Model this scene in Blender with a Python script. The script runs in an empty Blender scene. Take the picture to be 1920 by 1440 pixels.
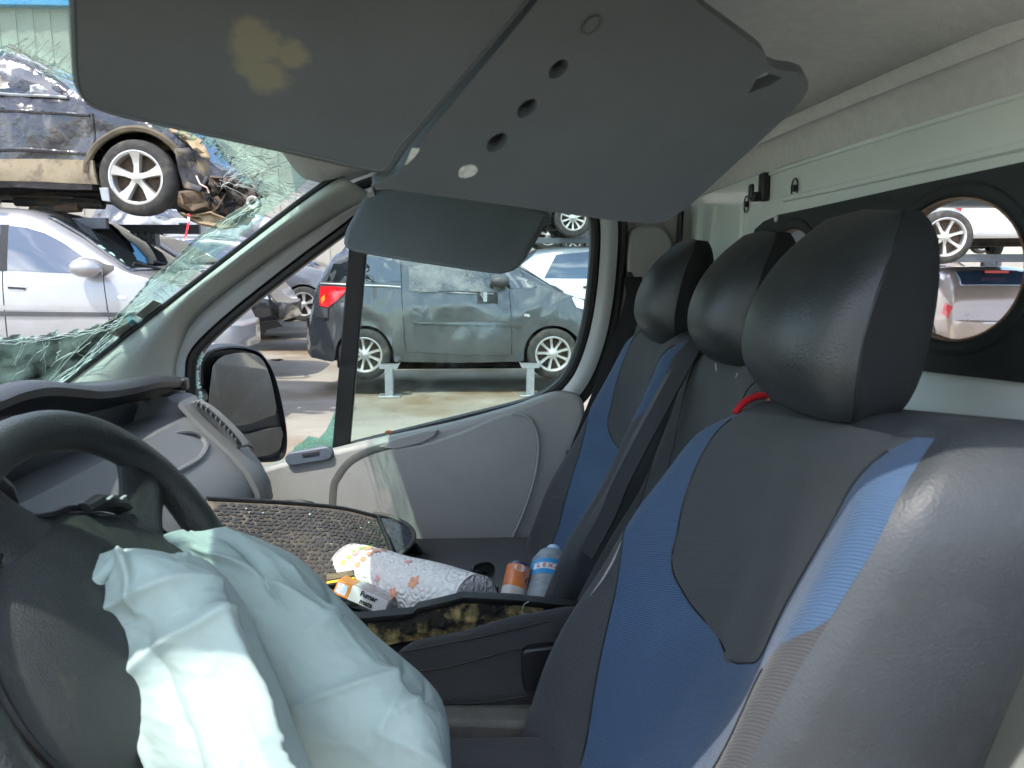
import bpy, bmesh, math, random
from mathutils import Vector, noise
random.seed(7)
sc = bpy.context.scene
COL = sc.collection
R = math.radians

# ------------------------------------------------------------------ camera
CAM = Vector((0, 0, 1.6)); YAW = R(2.4); PIT = R(9.2); FPX = 1442.0
cam_data = bpy.data.cameras.new('camera'); cam = bpy.data.objects.new('camera', cam_data); COL.objects.link(cam)
cam.location = CAM; cam.rotation_euler = (R(90) - PIT, 0, -YAW)
cam_data.sensor_width = 36; cam_data.lens = 36 * FPX / 1920
cam_data.clip_start = 0.02; cam_data.clip_end = 2000
cam_data.dof.use_dof = True; cam_data.dof.focus_distance = 2.4; cam_data.dof.aperture_fstop = 13
sc.camera = cam

# ------------------------------------------------------------------ sky, sun, exposure
SUN_TRAVEL = Vector((0.30, 0.45, -1)).normalized()
world = bpy.data.worlds.new('World'); sc.world = world; world.use_nodes = True
wn = world.node_tree; wn.nodes.clear()
def W(t): return wn.nodes.new(t)
sky = W('ShaderNodeTexSky'); sky.sky_type = 'NISHITA'; sky.sun_disc = False
sky.sun_elevation = math.asin(-SUN_TRAVEL.z); sky.sun_rotation = math.atan2(-SUN_TRAVEL.x, -SUN_TRAVEL.y)
sky.dust_density = 1.4
tc = W('ShaderNodeTexCoord'); mp = W('ShaderNodeMapping'); mp.inputs['Scale'].default_value = (1, 1, 3.2)
nz = W('ShaderNodeTexNoise'); nz.inputs['Scale'].default_value = 2.3; nz.inputs['Detail'].default_value = 8; nz.inputs['Roughness'].default_value = .58
cr = W('ShaderNodeValToRGB'); cr.color_ramp.elements[0].position = .50; cr.color_ramp.elements[1].position = .70
mx = W('ShaderNodeMix'); mx.data_type = 'RGBA'; mx.inputs['B'].default_value = (13, 13.2, 13.6, 1)
bg = W('ShaderNodeBackground'); bg.inputs['Strength'].default_value = 0.15
wo = W('ShaderNodeOutputWorld')
L = wn.links.new
L(tc.outputs['Generated'], mp.inputs['Vector']); L(mp.outputs[0], nz.inputs['Vector']); L(nz.outputs['Fac'], cr.inputs[0])
L(cr.outputs[0], mx.inputs['Factor']); L(sky.outputs[0], mx.inputs['A']); L(mx.outputs['Result'], bg.inputs[0]); L(bg.outputs[0], wo.inputs[0])
sun_data = bpy.data.lights.new('sun', 'SUN'); sun_data.energy = 2.1; sun_data.angle = R(.53); sun_data.color = (1, .95, .87)
sun = bpy.data.objects.new('sun', sun_data); COL.objects.link(sun); sun.location = (-4, -6, 12)
sun.rotation_euler = SUN_TRAVEL.to_track_quat('-Z', 'Y').to_euler()
sc.view_settings.view_transform = 'Standard'; sc.view_settings.look = 'None'
sc.view_settings.exposure = 1.48; sc.view_settings.gamma = 1
sc.cycles.max_bounces = 9; sc.cycles.diffuse_bounces = 4; sc.cycles.glossy_bounces = 3
sc.cycles.use_adaptive_sampling = True; sc.cycles.adaptive_threshold = .03; sc.cycles.adaptive_min_samples = 12
sc.cycles.transparent_max_bounces = 14; sc.cycles.caustics_reflective = False; sc.cycles.caustics_refractive = False
sc.cycles.use_denoising = True; sc.cycles.sample_clamp_indirect = 6

# ------------------------------------------------------------------ survey: where a point of the picture lies on a known plane of the place
_fw = Vector((math.sin(YAW) * math.cos(PIT), math.cos(YAW) * math.cos(PIT), -math.sin(PIT)))
_rt = Vector((math.cos(YAW), -math.sin(YAW), 0)); _up = _rt.cross(_fw)
def ray(px, py): return _fw + _rt * ((px - 960) / FPX) - _up * ((py - 720) / FPX)
def P(px, py, Y=None, X=None, Z=None):
    r = ray(px, py)
    t = Y / r.y if Y is not None else (X / r.x if X is not None else (Z - CAM.z) / r.z)
    return CAM + r * t

# ------------------------------------------------------------------ object helpers
def tag(o, label=None, cat=None, group=None, kind=None):
    if label: o['label'] = label
    if cat: o['category'] = cat
    if group: o['group'] = group
    if kind: o['kind'] = kind
    return o
def empty(name, loc=(0, 0, 0), rz=0, parent=None):
    o = bpy.data.objects.new(name, None); COL.objects.link(o); o.location = loc; o.rotation_euler = (0, 0, rz)
    o.empty_display_size = .1
    if parent: o.parent = parent
    return o
def copy_tree(o, parent=None):
    c = o.copy(); COL.objects.link(c); c.parent = parent
    for ch in list(o.children): copy_tree(ch, c)
    return c

class MB:
    """collects faces; build() links them as one mesh object"""
    def __init__(s): s.v = []; s.f = []
    def add(s, vs, fs):
        b = len(s.v); s.v += [Vector(v) for v in vs]; s.f += [tuple(i + b for i in f) for f in fs]; return s
    def box(s, c, d, M=None):
        c = Vector(c); x, y, z = d[0] / 2, d[1] / 2, d[2] / 2
        vs = [Vector(q) for q in ((-x,-y,-z),(x,-y,-z),(x,y,-z),(-x,y,-z),(-x,-y,z),(x,-y,z),(x,y,z),(-x,y,z))]
        if M: vs = [M @ v for v in vs]
        return s.add([c + v for v in vs], [(0,3,2,1),(4,5,6,7),(0,1,5,4),(1,2,6,5),(2,3,7,6),(3,0,4,7)])
    def loft(s, rings, closed=True, cap0=True, cap1=True):
        n = len(rings[0]); vs = [p for r in rings for p in r]; fs = []
        for i in range(len(rings) - 1):
            for j in range(n if closed else n - 1):
                a = i * n + j; b = i * n + (j + 1) % n
                fs.append((a, b, b + n, a + n))
        if closed and cap0: fs.append(tuple(reversed(range(n))))
        if closed and cap1: fs.append(tuple((len(rings) - 1) * n + k for k in range(n)))
        return s.add(vs, fs)
    def tube(s, path, r, n=8, closed=False, ry=None, up=None):
        path = [Vector(p) for p in path]; m = len(path); rings = []
        upv = Vector(up) if up else Vector((0.13, .21, .97))
        for i, p in enumerate(path):
            a = path[(i - 1) % m] if (closed or i > 0) else p; b = path[(i + 1) % m] if (closed or i < m - 1) else p
            t = (b - a).normalized()
            sd = t.cross(upv)
            if sd.length < 1e-4: sd = t.cross(Vector((1, 0, 0)))
            sd.normalize(); u2 = sd.cross(t)
            rr = r[i] if isinstance(r, (list, tuple)) else r
            r2 = (ry if ry else rr)
            rings.append([p + sd * (math.cos(k * 2 * math.pi / n) * rr) + u2 * (math.sin(k * 2 * math.pi / n) * r2) for k in range(n)])
        if closed: rings.append(rings[0]); return s.loft(rings, True, False, False)
        return s.loft(rings)
    def strip(s, path, offs):
        """sweep an open profile: offs(i, p, tangent) -> list of points"""
        path = [Vector(p) for p in path]; rings = []
        for i, p in enumerate(path):
            t = (path[min(i + 1, len(path) - 1)] - path[max(i - 1, 0)]).normalized()
            rings.append(offs(i, p, t))
        return s.loft(rings, False)
    def prism(s, pts, ex):
        """closed outline (3d points) extruded by vector ex"""
        n = len(pts); ex = Vector(ex); vs = [Vector(p) for p in pts] + [Vector(p) + ex for p in pts]
        fs = [tuple(reversed(range(n))), tuple(range(n, 2 * n))]
        fs += [(i, (i + 1) % n, (i + 1) % n + n, i + n) for i in range(n)]
        return s.add(vs, fs)
    def lathe(s, prof, c, ax=(0, 0, 1), n=32, closed=False):
        c = Vector(c); ax = Vector(ax).normalized(); q = Vector((0, 0, 1)).rotation_difference(ax); rings = []
        for k in range(n):
            a = 2 * math.pi * k / n
            rings.append([c + q @ Vector((r * math.cos(a), r * math.sin(a), h)) for r, h in prof])
        m = len(prof); vs = [p for r in rings for p in r]; fs = []
        for k in range(n):
            for j in range(m if closed else m - 1):
                a = k * m + j; b = k * m + (j + 1) % m; d = ((k + 1) % n) * m
                fs.append((a, d + j, d + (j + 1) % m, b))
        return s.add(vs, fs)
    def ico(s, c, rad, sq=(1, 1, 1), jit=0, sub=2):
        bm = bmesh.new(); bmesh.ops.create_icosphere(bm, subdivisions=sub, radius=1)
        vs = [Vector((v.co.x * sq[0], v.co.y * sq[1], v.co.z * sq[2])) * rad * (1 + jit * noise.noise(v.co * 2.1 + Vector(c))) + Vector(c) for v in bm.verts]
        bm.verts.index_update(); fs = [tuple(v.index for v in f.verts) for f in bm.faces]; bm.free()
        return s.add(vs, fs)
    def build(s, name, mat, parent=None, smooth=True, bevel=0, sub=0, solid=0, angle=38, seg=2, weld=False, off=-1):
        me = bpy.data.meshes.new(name); me.from_pydata([tuple(v) for v in s.v], [], s.f)
        if weld:
            bm = bmesh.new(); bm.from_mesh(me); bmesh.ops.remove_doubles(bm, verts=bm.verts, dist=1e-5)
            bmesh.ops.recalc_face_normals(bm, faces=bm.faces); bm.to_mesh(me); bm.free()
        me.validate(); me.materials.append(mat)
        if smooth:
            me.polygons.foreach_set('use_smooth', [True] * len(me.polygons)); me.set_sharp_from_angle(angle=R(angle))
        o = bpy.data.objects.new(name, me); COL.objects.link(o)
        if parent:
            o.parent = parent
            w = Vector((0, 0, 0)); q = parent
            if parent.get('_world'):                      # vertices are in world axes: cancel the root's offset once
                o.location = -Vector(parent['_world'])
        if solid:
            m = o.modifiers.new('solid', 'SOLIDIFY'); m.thickness = solid; m.offset = off
        if bevel:
            m = o.modifiers.new('bevel', 'BEVEL'); m.width = bevel; m.segments = seg; m.limit_method = 'ANGLE'; m.angle_limit = R(40)
            m.harden_normals = False
        if sub:
            m = o.modifiers.new('sub', 'SUBSURF'); m.levels = sub; m.render_levels = sub
        return o

def catmull(pts, n):
    """n points along a smooth open curve through pts (lists or Vectors)"""
    pts = [Vector(p) for p in pts]; m = len(pts); out = []
    for k in range(n):
        t = k * (m - 1) / (n - 1); i = min(int(t), m - 2); u = t - i
        p0 = pts[i - 1] if i > 0 else pts[0] * 2 - pts[1]; p1 = pts[i]; p2 = pts[i + 1]
        p3 = pts[i + 2] if i + 2 < m else pts[-1] * 2 - pts[-2]
        out.append(.5 * ((2 * p1) + (p2 - p0) * u + (2 * p0 - 5 * p1 + 4 * p2 - p3) * u * u + (3 * p1 - p0 - 3 * p2 + p3) * u ** 3))
    return out
def lerp_tab(tab, x):
    if x <= tab[0][0]: return tab[0][1]
    for (a, b), (c, d) in zip(tab, tab[1:]):
        if x <= c: return b + (d - b) * (x - a) / (c - a)
    return tab[-1][1]
def curve_tab(tab, x):
    """monotone smooth curve through a table"""
    n = len(tab)
    if x <= tab[0][0]: return tab[0][1]
    if x >= tab[-1][0]: return tab[-1][1]
    d = [(tab[i + 1][1] - tab[i][1]) / (tab[i + 1][0] - tab[i][0]) for i in range(n - 1)]
    m = [d[0]] + [(d[i - 1] + d[i]) / 2 for i in range(1, n - 1)] + [d[-1]]
    for i in range(n - 1):
        if x <= tab[i + 1][0]:
            h = tab[i + 1][0] - tab[i][0]; t = (x - tab[i][0]) / h
            return (2 * t ** 3 - 3 * t * t + 1) * tab[i][1] + (t ** 3 - 2 * t * t + t) * h * m[i] + (-2 * t ** 3 + 3 * t * t) * tab[i + 1][1] + (t ** 3 - t * t) * h * m[i + 1]
def smooth_tab(tab, x):
    if x <= tab[0][0]: return tab[0][1]
    for (a, b), (c, d) in zip(tab, tab[1:]):
        if x <= c:
            t = (x - a) / (c - a); t = t * t * (3 - 2 * t); return b + (d - b) * t
    return tab[-1][1]
def inside(poly, x, y):
    c = False; n = len(poly)
    for i in range(n):
        x1, y1 = poly[i]; x2, y2 = poly[i - 1]
        if (y1 > y) != (y2 > y) and x < (x2 - x1) * (y - y1) / (y2 - y1) + x1: c = not c
    return c
def round_poly(pts, r, n=4):
    """round the corners of a closed outline"""
    pts = [Vector(p) for p in pts]; out = []; m = len(pts)
    for i, p in enumerate(pts):
        a = pts[i - 1] - p; b = pts[(i + 1) % m] - p; rr = min(r, a.length * .45, b.length * .45)
        A = p + a.normalized() * rr; B = p + b.normalized() * rr
        for k in range(n + 1):
            t = k / n; out.append(A * (1 - t) ** 2 + p * 2 * t * (1 - t) + B * t * t)
    return out

# ------------------------------------------------------------------ materials
def mat(name, col, rough=.5, metal=0, var=.12, vs=6, bump=0, bs=300, coat=0, spec=.5, ior=None, col2=None, c2s=3, c2lo=.5, c2hi=.62, btype='noise', dist=.002, sheen=0, rvar=0, stretch=None):
    m = bpy.data.materials.new(name); m.use_nodes = True; nt = m.node_tree; b = nt.nodes['Principled BSDF']
    N = nt.nodes.new; K = nt.links.new
    b.inputs['Roughness'].default_value = rough; b.inputs['Metallic'].default_value = metal
    b.inputs['Coat Weight'].default_value = coat; b.inputs['Coat Roughness'].default_value = .06
    b.inputs['Specular IOR Level'].default_value = spec
    if ior: b.inputs['IOR'].default_value = ior
    if sheen: b.inputs['Sheen Weight'].default_value = sheen; b.inputs['Sheen Roughness'].default_value = .5
    t = N('ShaderNodeTexCoord'); vec = t.outputs['Object']
    if stretch:
        mpn = N('ShaderNodeMapping'); mpn.inputs['Scale'].default_value = stretch; K(vec, mpn.inputs[0]); vec = mpn.outputs[0]
    n1 = N('ShaderNodeTexNoise'); n1.inputs['Scale'].default_value = vs; n1.inputs['Detail'].default_value = 6; n1.inputs['Roughness'].default_value = .62; K(vec, n1.inputs['Vector'])
    rp = N('ShaderNodeValToRGB'); c = Vector(col)
    rp.color_ramp.elements[0].position = .3; rp.color_ramp.elements[1].position = .72
    rp.color_ramp.elements[0].color = (*[x * (1 - var) for x in c], 1); rp.color_ramp.elements[1].color = (*[min(1, x * (1 + var)) for x in c], 1)
    K(n1.outputs['Fac'], rp.inputs[0]); out = rp.outputs[0]
    if col2:
        n2 = N('ShaderNodeTexNoise'); n2.inputs['Scale'].default_value = c2s; n2.inputs['Detail'].default_value = 7; n2.inputs['Roughness'].default_value = .65; K(vec, n2.inputs['Vector'])
        r2 = N('ShaderNodeValToRGB'); r2.color_ramp.elements[0].position = c2lo; r2.color_ramp.elements[1].position = c2hi; K(n2.outputs['Fac'], r2.inputs[0])
        mxn = N('ShaderNodeMix'); mxn.data_type = 'RGBA'; mxn.inputs['B'].default_value = (*col2, 1); K(r2.outputs[0], mxn.inputs['Factor']); K(out, mxn.inputs['A']); out = mxn.outputs['Result']
    K(out, b.inputs['Base Color'])
    if rvar:
        mr = N('ShaderNodeMapRange'); mr.inputs['To Min'].default_value = max(0, rough - rvar); mr.inputs['To Max'].default_value = min(1, rough + rvar); K(n1.outputs['Fac'], mr.inputs['Value']); K(mr.outputs[0], b.inputs['Roughness'])
    if bump:
        bp = N('ShaderNodeBump'); bp.inputs['Strength'].default_value = bump; bp.inputs['Distance'].default_value = dist
        if btype == 'noise':
            n3 = N('ShaderNodeTexNoise'); n3.inputs['Scale'].default_value = bs; n3.inputs['Detail'].default_value = 3; K(vec, n3.inputs['Vector']); h = n3.outputs['Fac']
        elif btype == 'voronoi':
            n3 = N('ShaderNodeTexVoronoi'); n3.feature = 'SMOOTH_F1'; n3.inputs['Scale'].default_value = bs; K(vec, n3.inputs['Vector']); h = n3.outputs['Distance']
        elif btype == 'twill':
            w1 = N('ShaderNodeTexWave'); w1.wave_type = 'BANDS'; w1.bands_direction = 'DIAGONAL'; w1.inputs['Scale'].default_value = bs; w1.inputs['Distortion'].default_value = .6; w1.inputs['Detail'].default_value = 1; K(vec, w1.inputs['Vector'])
            n3 = N('ShaderNodeTexNoise'); n3.inputs['Scale'].default_value = bs * 6; K(vec, n3.inputs['Vector'])
            ad = N('ShaderNodeMath'); ad.operation = 'ADD'; K(w1.outputs['Fac'], ad.inputs[0]); K(n3.outputs['Fac'], ad.inputs[1]); h = ad.outputs[0]
        K(h, bp.inputs['Height']); K(bp.outputs[0], b.inputs['Normal'])
    return m
def glass_mat(name, tint=(.8, .92, .88), refl=.1, dirt=0, dirtcol=(.55, .55, .5), dscale=6, dlo=.5, dhi=.75, crack=0, rough=.02):
    """thin sheet: tinted transparency with a mirror reflection, plus dust or crazing on it"""
    m = bpy.data.materials.new(name); m.use_nodes = True; nt = m.node_tree; nt.nodes.clear(); N = nt.nodes.new; K = nt.links.new
    o = N('ShaderNodeOutputMaterial'); tr = N('ShaderNodeBsdfTransparent'); tr.inputs[0].default_value = (*tint, 1)
    gl = N('ShaderNodeBsdfGlossy'); gl.inputs['Roughness'].default_value = rough; lw = N('ShaderNodeLayerWeight'); lw.inputs['Blend'].default_value = refl
    m1 = N('ShaderNodeMixShader'); K(lw.outputs['Fresnel'], m1.inputs[0]); K(tr.outputs[0], m1.inputs[1]); K(gl.outputs[0], m1.inputs[2]); out = m1.outputs[0]
    t = N('ShaderNodeTexCoord')
    if dirt:
        n = N('ShaderNodeTexNoise'); n.inputs['Scale'].default_value = dscale; n.inputs['Detail'].default_value = 9; n.inputs['Roughness'].default_value = .7; K(t.outputs['Object'], n.inputs['Vector'])
        mr = N('ShaderNodeMapRange'); mr.inputs['From Min'].default_value = dlo; mr.inputs['From Max'].default_value = dhi; mr.inputs['To Max'].default_value = dirt; K(n.outputs['Fac'], mr.inputs['Value'])
        df = N('ShaderNodeBsdfDiffuse'); df.inputs[0].default_value = (*dirtcol, 1); tl = N('ShaderNodeBsdfTranslucent'); tl.inputs[0].default_value = (*dirtcol, 1)
        mm = N('ShaderNodeMixShader'); mm.inputs[0].default_value = .5; K(df.outputs[0], mm.inputs[1]); K(tl.outputs[0], mm.inputs[2])
        m2 = N('ShaderNodeMixShader'); K(mr.outputs[0], m2.inputs[0]); K(out, m2.inputs[1]); K(mm.outputs[0], m2.inputs[2]); out = m2.outputs[0]
    if crack:
        v = N('ShaderNodeTexVoronoi'); v.feature = 'DISTANCE_TO_EDGE'; v.inputs['Scale'].default_value = crack; v.inputs['Randomness'].default_value = 1; K(t.outputs['Object'], v.inputs['Vector'])
        cp = N('ShaderNodeMapRange'); cp.inputs['From Min'].default_value = .0; cp.inputs['From Max'].default_value = .05; cp.inputs['To Min'].default_value = .75; cp.inputs['To Max'].default_value = .0; K(v.outputs['Distance'], cp.inputs['Value'])
        df = N('ShaderNodeBsdfDiffuse'); df.inputs[0].default_value = (.7, .9, .85, 1); tl = N('ShaderNodeBsdfTranslucent'); tl.inputs[0].default_value = (.6, .85, .78, 1)
        mm = N('ShaderNodeMixShader'); mm.inputs[0].default_value = .5; K(df.outputs[0], mm.inputs[1]); K(tl.outputs[0], mm.inputs[2])
        m2 = N('ShaderNodeMixShader'); K(cp.outputs[0], m2.inputs[0]); K(out, m2.inputs[1]); K(mm.outputs[0], m2.inputs[2]); out = m2.outputs[0]
    K(out, o.inputs[0]); return m

M = {}
M['paint_white'] = mat('white_inner_paint', (.76, .83, .78), .28, var=.03, vs=5, coat=.3, col2=(.42, .45, .41), c2s=4, c2lo=.62, c2hi=.8)
M['paint_outer'] = mat('white_body_paint', (.70, .71, .70), .3, var=.03, coat=.6)
M['door_metal'] = mat('silver_white_door_frame', (.50, .53, .53), .3, var=.04, coat=.3)
M['trim'] = mat('grey_trim_plastic', (.34, .345, .33), .5, var=.07, vs=4, bump=.35, bs=420, btype='voronoi', col2=(.29, .29, .27), c2s=5, c2lo=.55, c2hi=.8)
M['trim_groove'] = mat('grey_trim_plastic_ridge', (.36, .37, .35), .45, var=.05, bump=.2, bs=420, btype='voronoi')
M['pillar'] = mat('pale_grey_pillar_trim', (.42, .45, .42), .6, var=.05, bump=.3, bs=350)
M['dash'] = mat('grey_dash_plastic', (.14, .148, .150), .5, var=.06, bump=.3, bs=520, btype='voronoi')
M['dash_dark'] = mat('charcoal_dash_plastic', (.035, .038, .044), .42, var=.12, bump=.3, bs=500, btype='voronoi', rvar=.08)
M['black'] = mat('black_plastic', (.012, .013, .015), .4, var=.2, vs=12, bump=.15, bs=400)
M['rubber'] = mat('black_rubber', (.010, .011, .012), .5, var=.2, vs=10)
M['wheel_black'] = mat('worn_black_wheel_leather', (.027, .031, .032), .45, var=.25, vs=14, bump=.3, bs=500, btype='voronoi', rvar=.12)
M['pad'] = mat('grained_wheel_pad', (.028, .034, .033), .55, var=.2, vs=10, bump=.6, bs=420, btype='noise', col2=(.05, .052, .04), c2s=26, c2lo=.56, c2hi=.72, stretch=(1, 2.6, 1))
M['vinyl'] = mat('dark_grey_vinyl', (.036, .041, .046), .52, var=.1, vs=14, bump=.38, bs=380, btype='voronoi', dist=.0009, rvar=.06, col2=(.052, .057, .062), c2s=30, c2lo=.58, c2hi=.8)
M['headrest'] = mat('black_headrest_vinyl', (.021, .026, .027), .40, var=.15, vs=10, bump=.3, bs=420, btype='voronoi', dist=.001)
M['headrest_cloth'] = mat('black_headrest_cloth', (.006, .008, .009), .9, var=.2, bump=.4, bs=160, btype='twill', dist=.0005)
M['cloth'] = mat('charcoal_seat_cloth', (.040, .041, .044), .9, var=.14, vs=5, bump=.6, bs=140, btype='twill', dist=.0009, sheen=.1, col2=(.06, .062, .063), c2s=7, c2lo=.6, c2hi=.8)
M['cloth_mid'] = mat('slate_seat_cloth', (.040, .045, .047), .9, var=.12, vs=5, bump=.5, bs=150, btype='twill', dist=.0008, sheen=.08, col2=(.058, .060, .060), c2s=6, c2lo=.62, c2hi=.8)
M['blue'] = mat('blue_seat_cloth', (.033, .070, .135), .85, var=.1, vs=5, bump=.6, bs=140, btype='twill', dist=.0009, sheen=.1, col2=(.042, .086, .158), c2s=9, c2lo=.55, c2hi=.8)
M['belt'] = mat('black_seatbelt_webbing', (.012, .013, .016), .75, var=.15, bump=.4, bs=180, btype='twill', dist=.0008)
M['liner'] = mat('grey_headliner_felt', (.68, .69, .67), .95, var=.08, vs=60, bump=.5, bs=500, col2=(.60, .61, .59), c2s=3, c2lo=.5, c2hi=.7)
M['visor'] = mat('dark_grey_visor_vinyl', (.074, .090, .096), .58, var=.13, vs=7, rvar=.08, bump=.3, bs=500, btype='voronoi', dist=.0008)
M['board'] = mat('black_bulkhead_board', (.010, .014, .014), .6, var=.3, vs=6, bump=.3, bs=200)
M['plywood'] = mat('raw_wood_edge', (.30, .19, .12), .8, var=.3, vs=40)
M['airbag'] = mat('pale_mint_airbag_nylon', (.37, .475, .445), .62, var=.03, vs=5, bump=.3, bs=330, btype='twill', dist=.0006, sheen=.1, col2=(.33, .415, .395), c2s=4, c2lo=.58, c2hi=.75)
# ================================================================== ground
def ground_material():
    m = bpy.data.materials.new('dusty_concrete_yard'); m.use_nodes = True; nt = m.node_tree; b = nt.nodes['Principled BSDF']; N = nt.nodes.new; K = nt.links.new
    t = N('ShaderNodeTexCoord')
    def nse(s, d=8, r=.6, st=None):
        v = t.outputs['Object']
        if st: q = N('ShaderNodeMapping'); q.inputs['Scale'].default_value = st; K(v, q.inputs[0]); v = q.outputs[0]
        n = N('ShaderNodeTexNoise'); n.inputs['Scale'].default_value = s; n.inputs['Detail'].default_value = d; n.inputs['Roughness'].default_value = r; K(v, n.inputs['Vector']); return n.outputs['Fac']
    def ramp(f, stops):
        r = N('ShaderNodeValToRGB'); e = r.color_ramp.elements
        e[0].position, e[0].color = stops[0][0], (*stops[0][1], 1); e[1].position, e[1].color = stops[-1][0], (*stops[-1][1], 1)
        for p, c in stops[1:-1]: q = e.new(p); q.color = (*c, 1)
        K(f, r.inputs[0]); return r.outputs[0]
    base = ramp(nse(.7, 9, .62, (.35, 1, 1)), [(.3, (.20, .18, .145)), (.5, (.28, .26, .215)), (.7, (.34, .315, .265))])
    mud = ramp(nse(.42, 7, .6), [(.46, (0, 0, 0)), (.60, (1, 1, 1))])
    mx = N('ShaderNodeMix'); mx.data_type = 'RGBA'; mx.inputs['B'].default_value = (.17, .125, .075, 1); K(mud, mx.inputs['Factor']); K(base, mx.inputs['A'])
    spk = ramp(nse(26, 4, .7), [(.62, (0, 0, 0)), (.72, (1, 1, 1))])
    mx2 = N('ShaderNodeMix'); mx2.data_type = 'RGBA'; mx2.inputs['B'].default_value = (.14, .13, .11, 1); K(spk, mx2.inputs['Factor']); K(mx.outputs['Result'], mx2.inputs['A'])
    K(mx2.outputs['Result'], b.inputs['Base Color']); b.inputs['Roughness'].default_value = .85
    bp = N('ShaderNodeBump'); bp.inputs['Strength'].default_value = .35; bp.inputs['Distance'].default_value = .02; K(nse(9, 8, .7), bp.inputs['Height']); K(bp.outputs[0], b.inputs['Normal'])
    return m
g = MB(); n = 60
gv = []; S = 400
for i in range(n + 1):
    for j in range(n + 1):
        x = ((i / n) * 2 - 1); y = ((j / n) * 2 - 1); x = math.copysign(abs(x) ** 2.6, x) * S; y = math.copysign(abs(y) ** 2.6, y) * S + 6
        gv.append((x, y, .025 * noise.noise(Vector((x * .4, y * .4, 0)))))
g.add(gv, [(i * (n + 1) + j, (i + 1) * (n + 1) + j, (i + 1) * (n + 1) + j + 1, i * (n + 1) + j + 1) for i in range(n) for j in range(n)])
tag(g.build('ground', ground_material()), kind='structure')

# ================================================================== the van we look across
VLOC = (0.4, 1.25, 0.0)
van = empty('delivery_van', VLOC); van['_world'] = list(VLOC)
tag(van, 'wrecked white delivery van seen across its grey cab, windscreen smashed and airbag out', 'van')
def grp(name, label=None):
    o = empty(name, -Vector(VLOC), parent=van)
    if label: o['label'] = label
    return o
XB = .56            # bulkhead plane
ROOF = 1.86

# ---------------- outer shell: roof skin, side skins of the load bay, load floor (they shade the cab)
def shell():
    m = MB()
    prof = [(.40, 1.80), (.44, 1.88), (.56, 1.935), (1.25, 1.955), (1.94, 1.935), (2.06, 1.88), (2.10, 1.80)]
    xs = [-.48, -.3, .2, 1, 2, 3, 3.75]
    outer = [[Vector((x, y, z + (.0 if i == 0 else .02 if i == 1 else .01 if i == 2 else 0))) for y, z in prof] for i, x in enumerate(xs)]
    m.loft(outer, False)
    inner = [[Vector((x, y * .985 + .018, z - .03 + (.0 if i == 0 else .02 if i == 1 else .01 if i == 2 else 0))) for y, z in prof] for i, x in enumerate(xs)]
    m.loft([list(reversed(r)) for r in inner], False)
    m.build('roof', M['paint_outer'], van)
    for nm, mm in (('side_wall', [((3.78 + .62) / 2, .42, 1.18, 3.16, .05, 1.34)]),
                   ('side_wall', [(.70, 2.10, 1.18, .36, .06, 1.34), (2.95, 2.10, 1.18, 1.7, .06, 1.34), (1.49, 2.10, 1.79, 1.22, .06, .10)]),
                   ('rear_door', [(3.78, 1.26, 1.18, .05, 1.62, 1.34)]), ('load_floor', [(2.15, 1.26, .54, 3.3, 1.7, .06)]),
                   ('side_sill', [(1.49, 2.10, .50, 1.22, .07, .16)])):
        q = MB()
        for cx, cy, cz, dx, dy, dz in mm: q.box((cx, cy, cz), (dx, dy, dz))
        q.build(nm, M['paint_outer'], van, bevel=.008)
    q = MB(); q.box((-.15, 1.26, .50), (1.55, 1.66, .06)); q.box((-.78, 1.26, .80), (.05, 1.66, .6)); q.build('cab_floor', M['rubber'], van)
shell()
# roof rail over the open driver door and the door pillar behind the driver
q = MB(); q.tube([(-.52, .47, 1.72), (-.35, .43, 1.785), (-.1, .42, 1.80), (.25, .42, 1.80), (.5, .42, 1.79)], .028, 10); q.build('roof_rail', M['door_metal'], van)
q = MB()
q.loft([[Vector((x0, .40, z)), Vector((x0 + .06, .43, z)), Vector((.66, .43, z)), Vector((.66, .40, z))] for z, x0 in ((.55, .295), (1.15, .297), (1.28, .325), (1.36, .40), (1.45, .49), (1.6, .55), (1.79, .57))])
q.build('door_pillar', M['paint_outer'], van, bevel=.01)
q = MB(); q.tube([(-1.12, .44, 1.24), (-.8, .44, 1.5), (-.47, .46, 1.77)], .05, 10); q.build('windscreen_pillar', M['pillar'], van)
# bonnet and cowl outside the windscreen
q = MB(); xs = [-1.03, -1.25, -1.55, -1.75, -1.9]; zs = [1.26, 1.2, 1.08, .92, .7]
q.loft([[Vector((x + .10 * abs((y - 1.25) / .8) ** 2.2, y, z - .05 * abs((y - 1.25) / .8) ** 3)) for y in [.4 + 1.7 * k / 16 for k in range(17)]] for x, z in zip(xs, zs)], False)
q.build('bonnet', M['paint_outer'], van, solid=.02)

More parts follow.
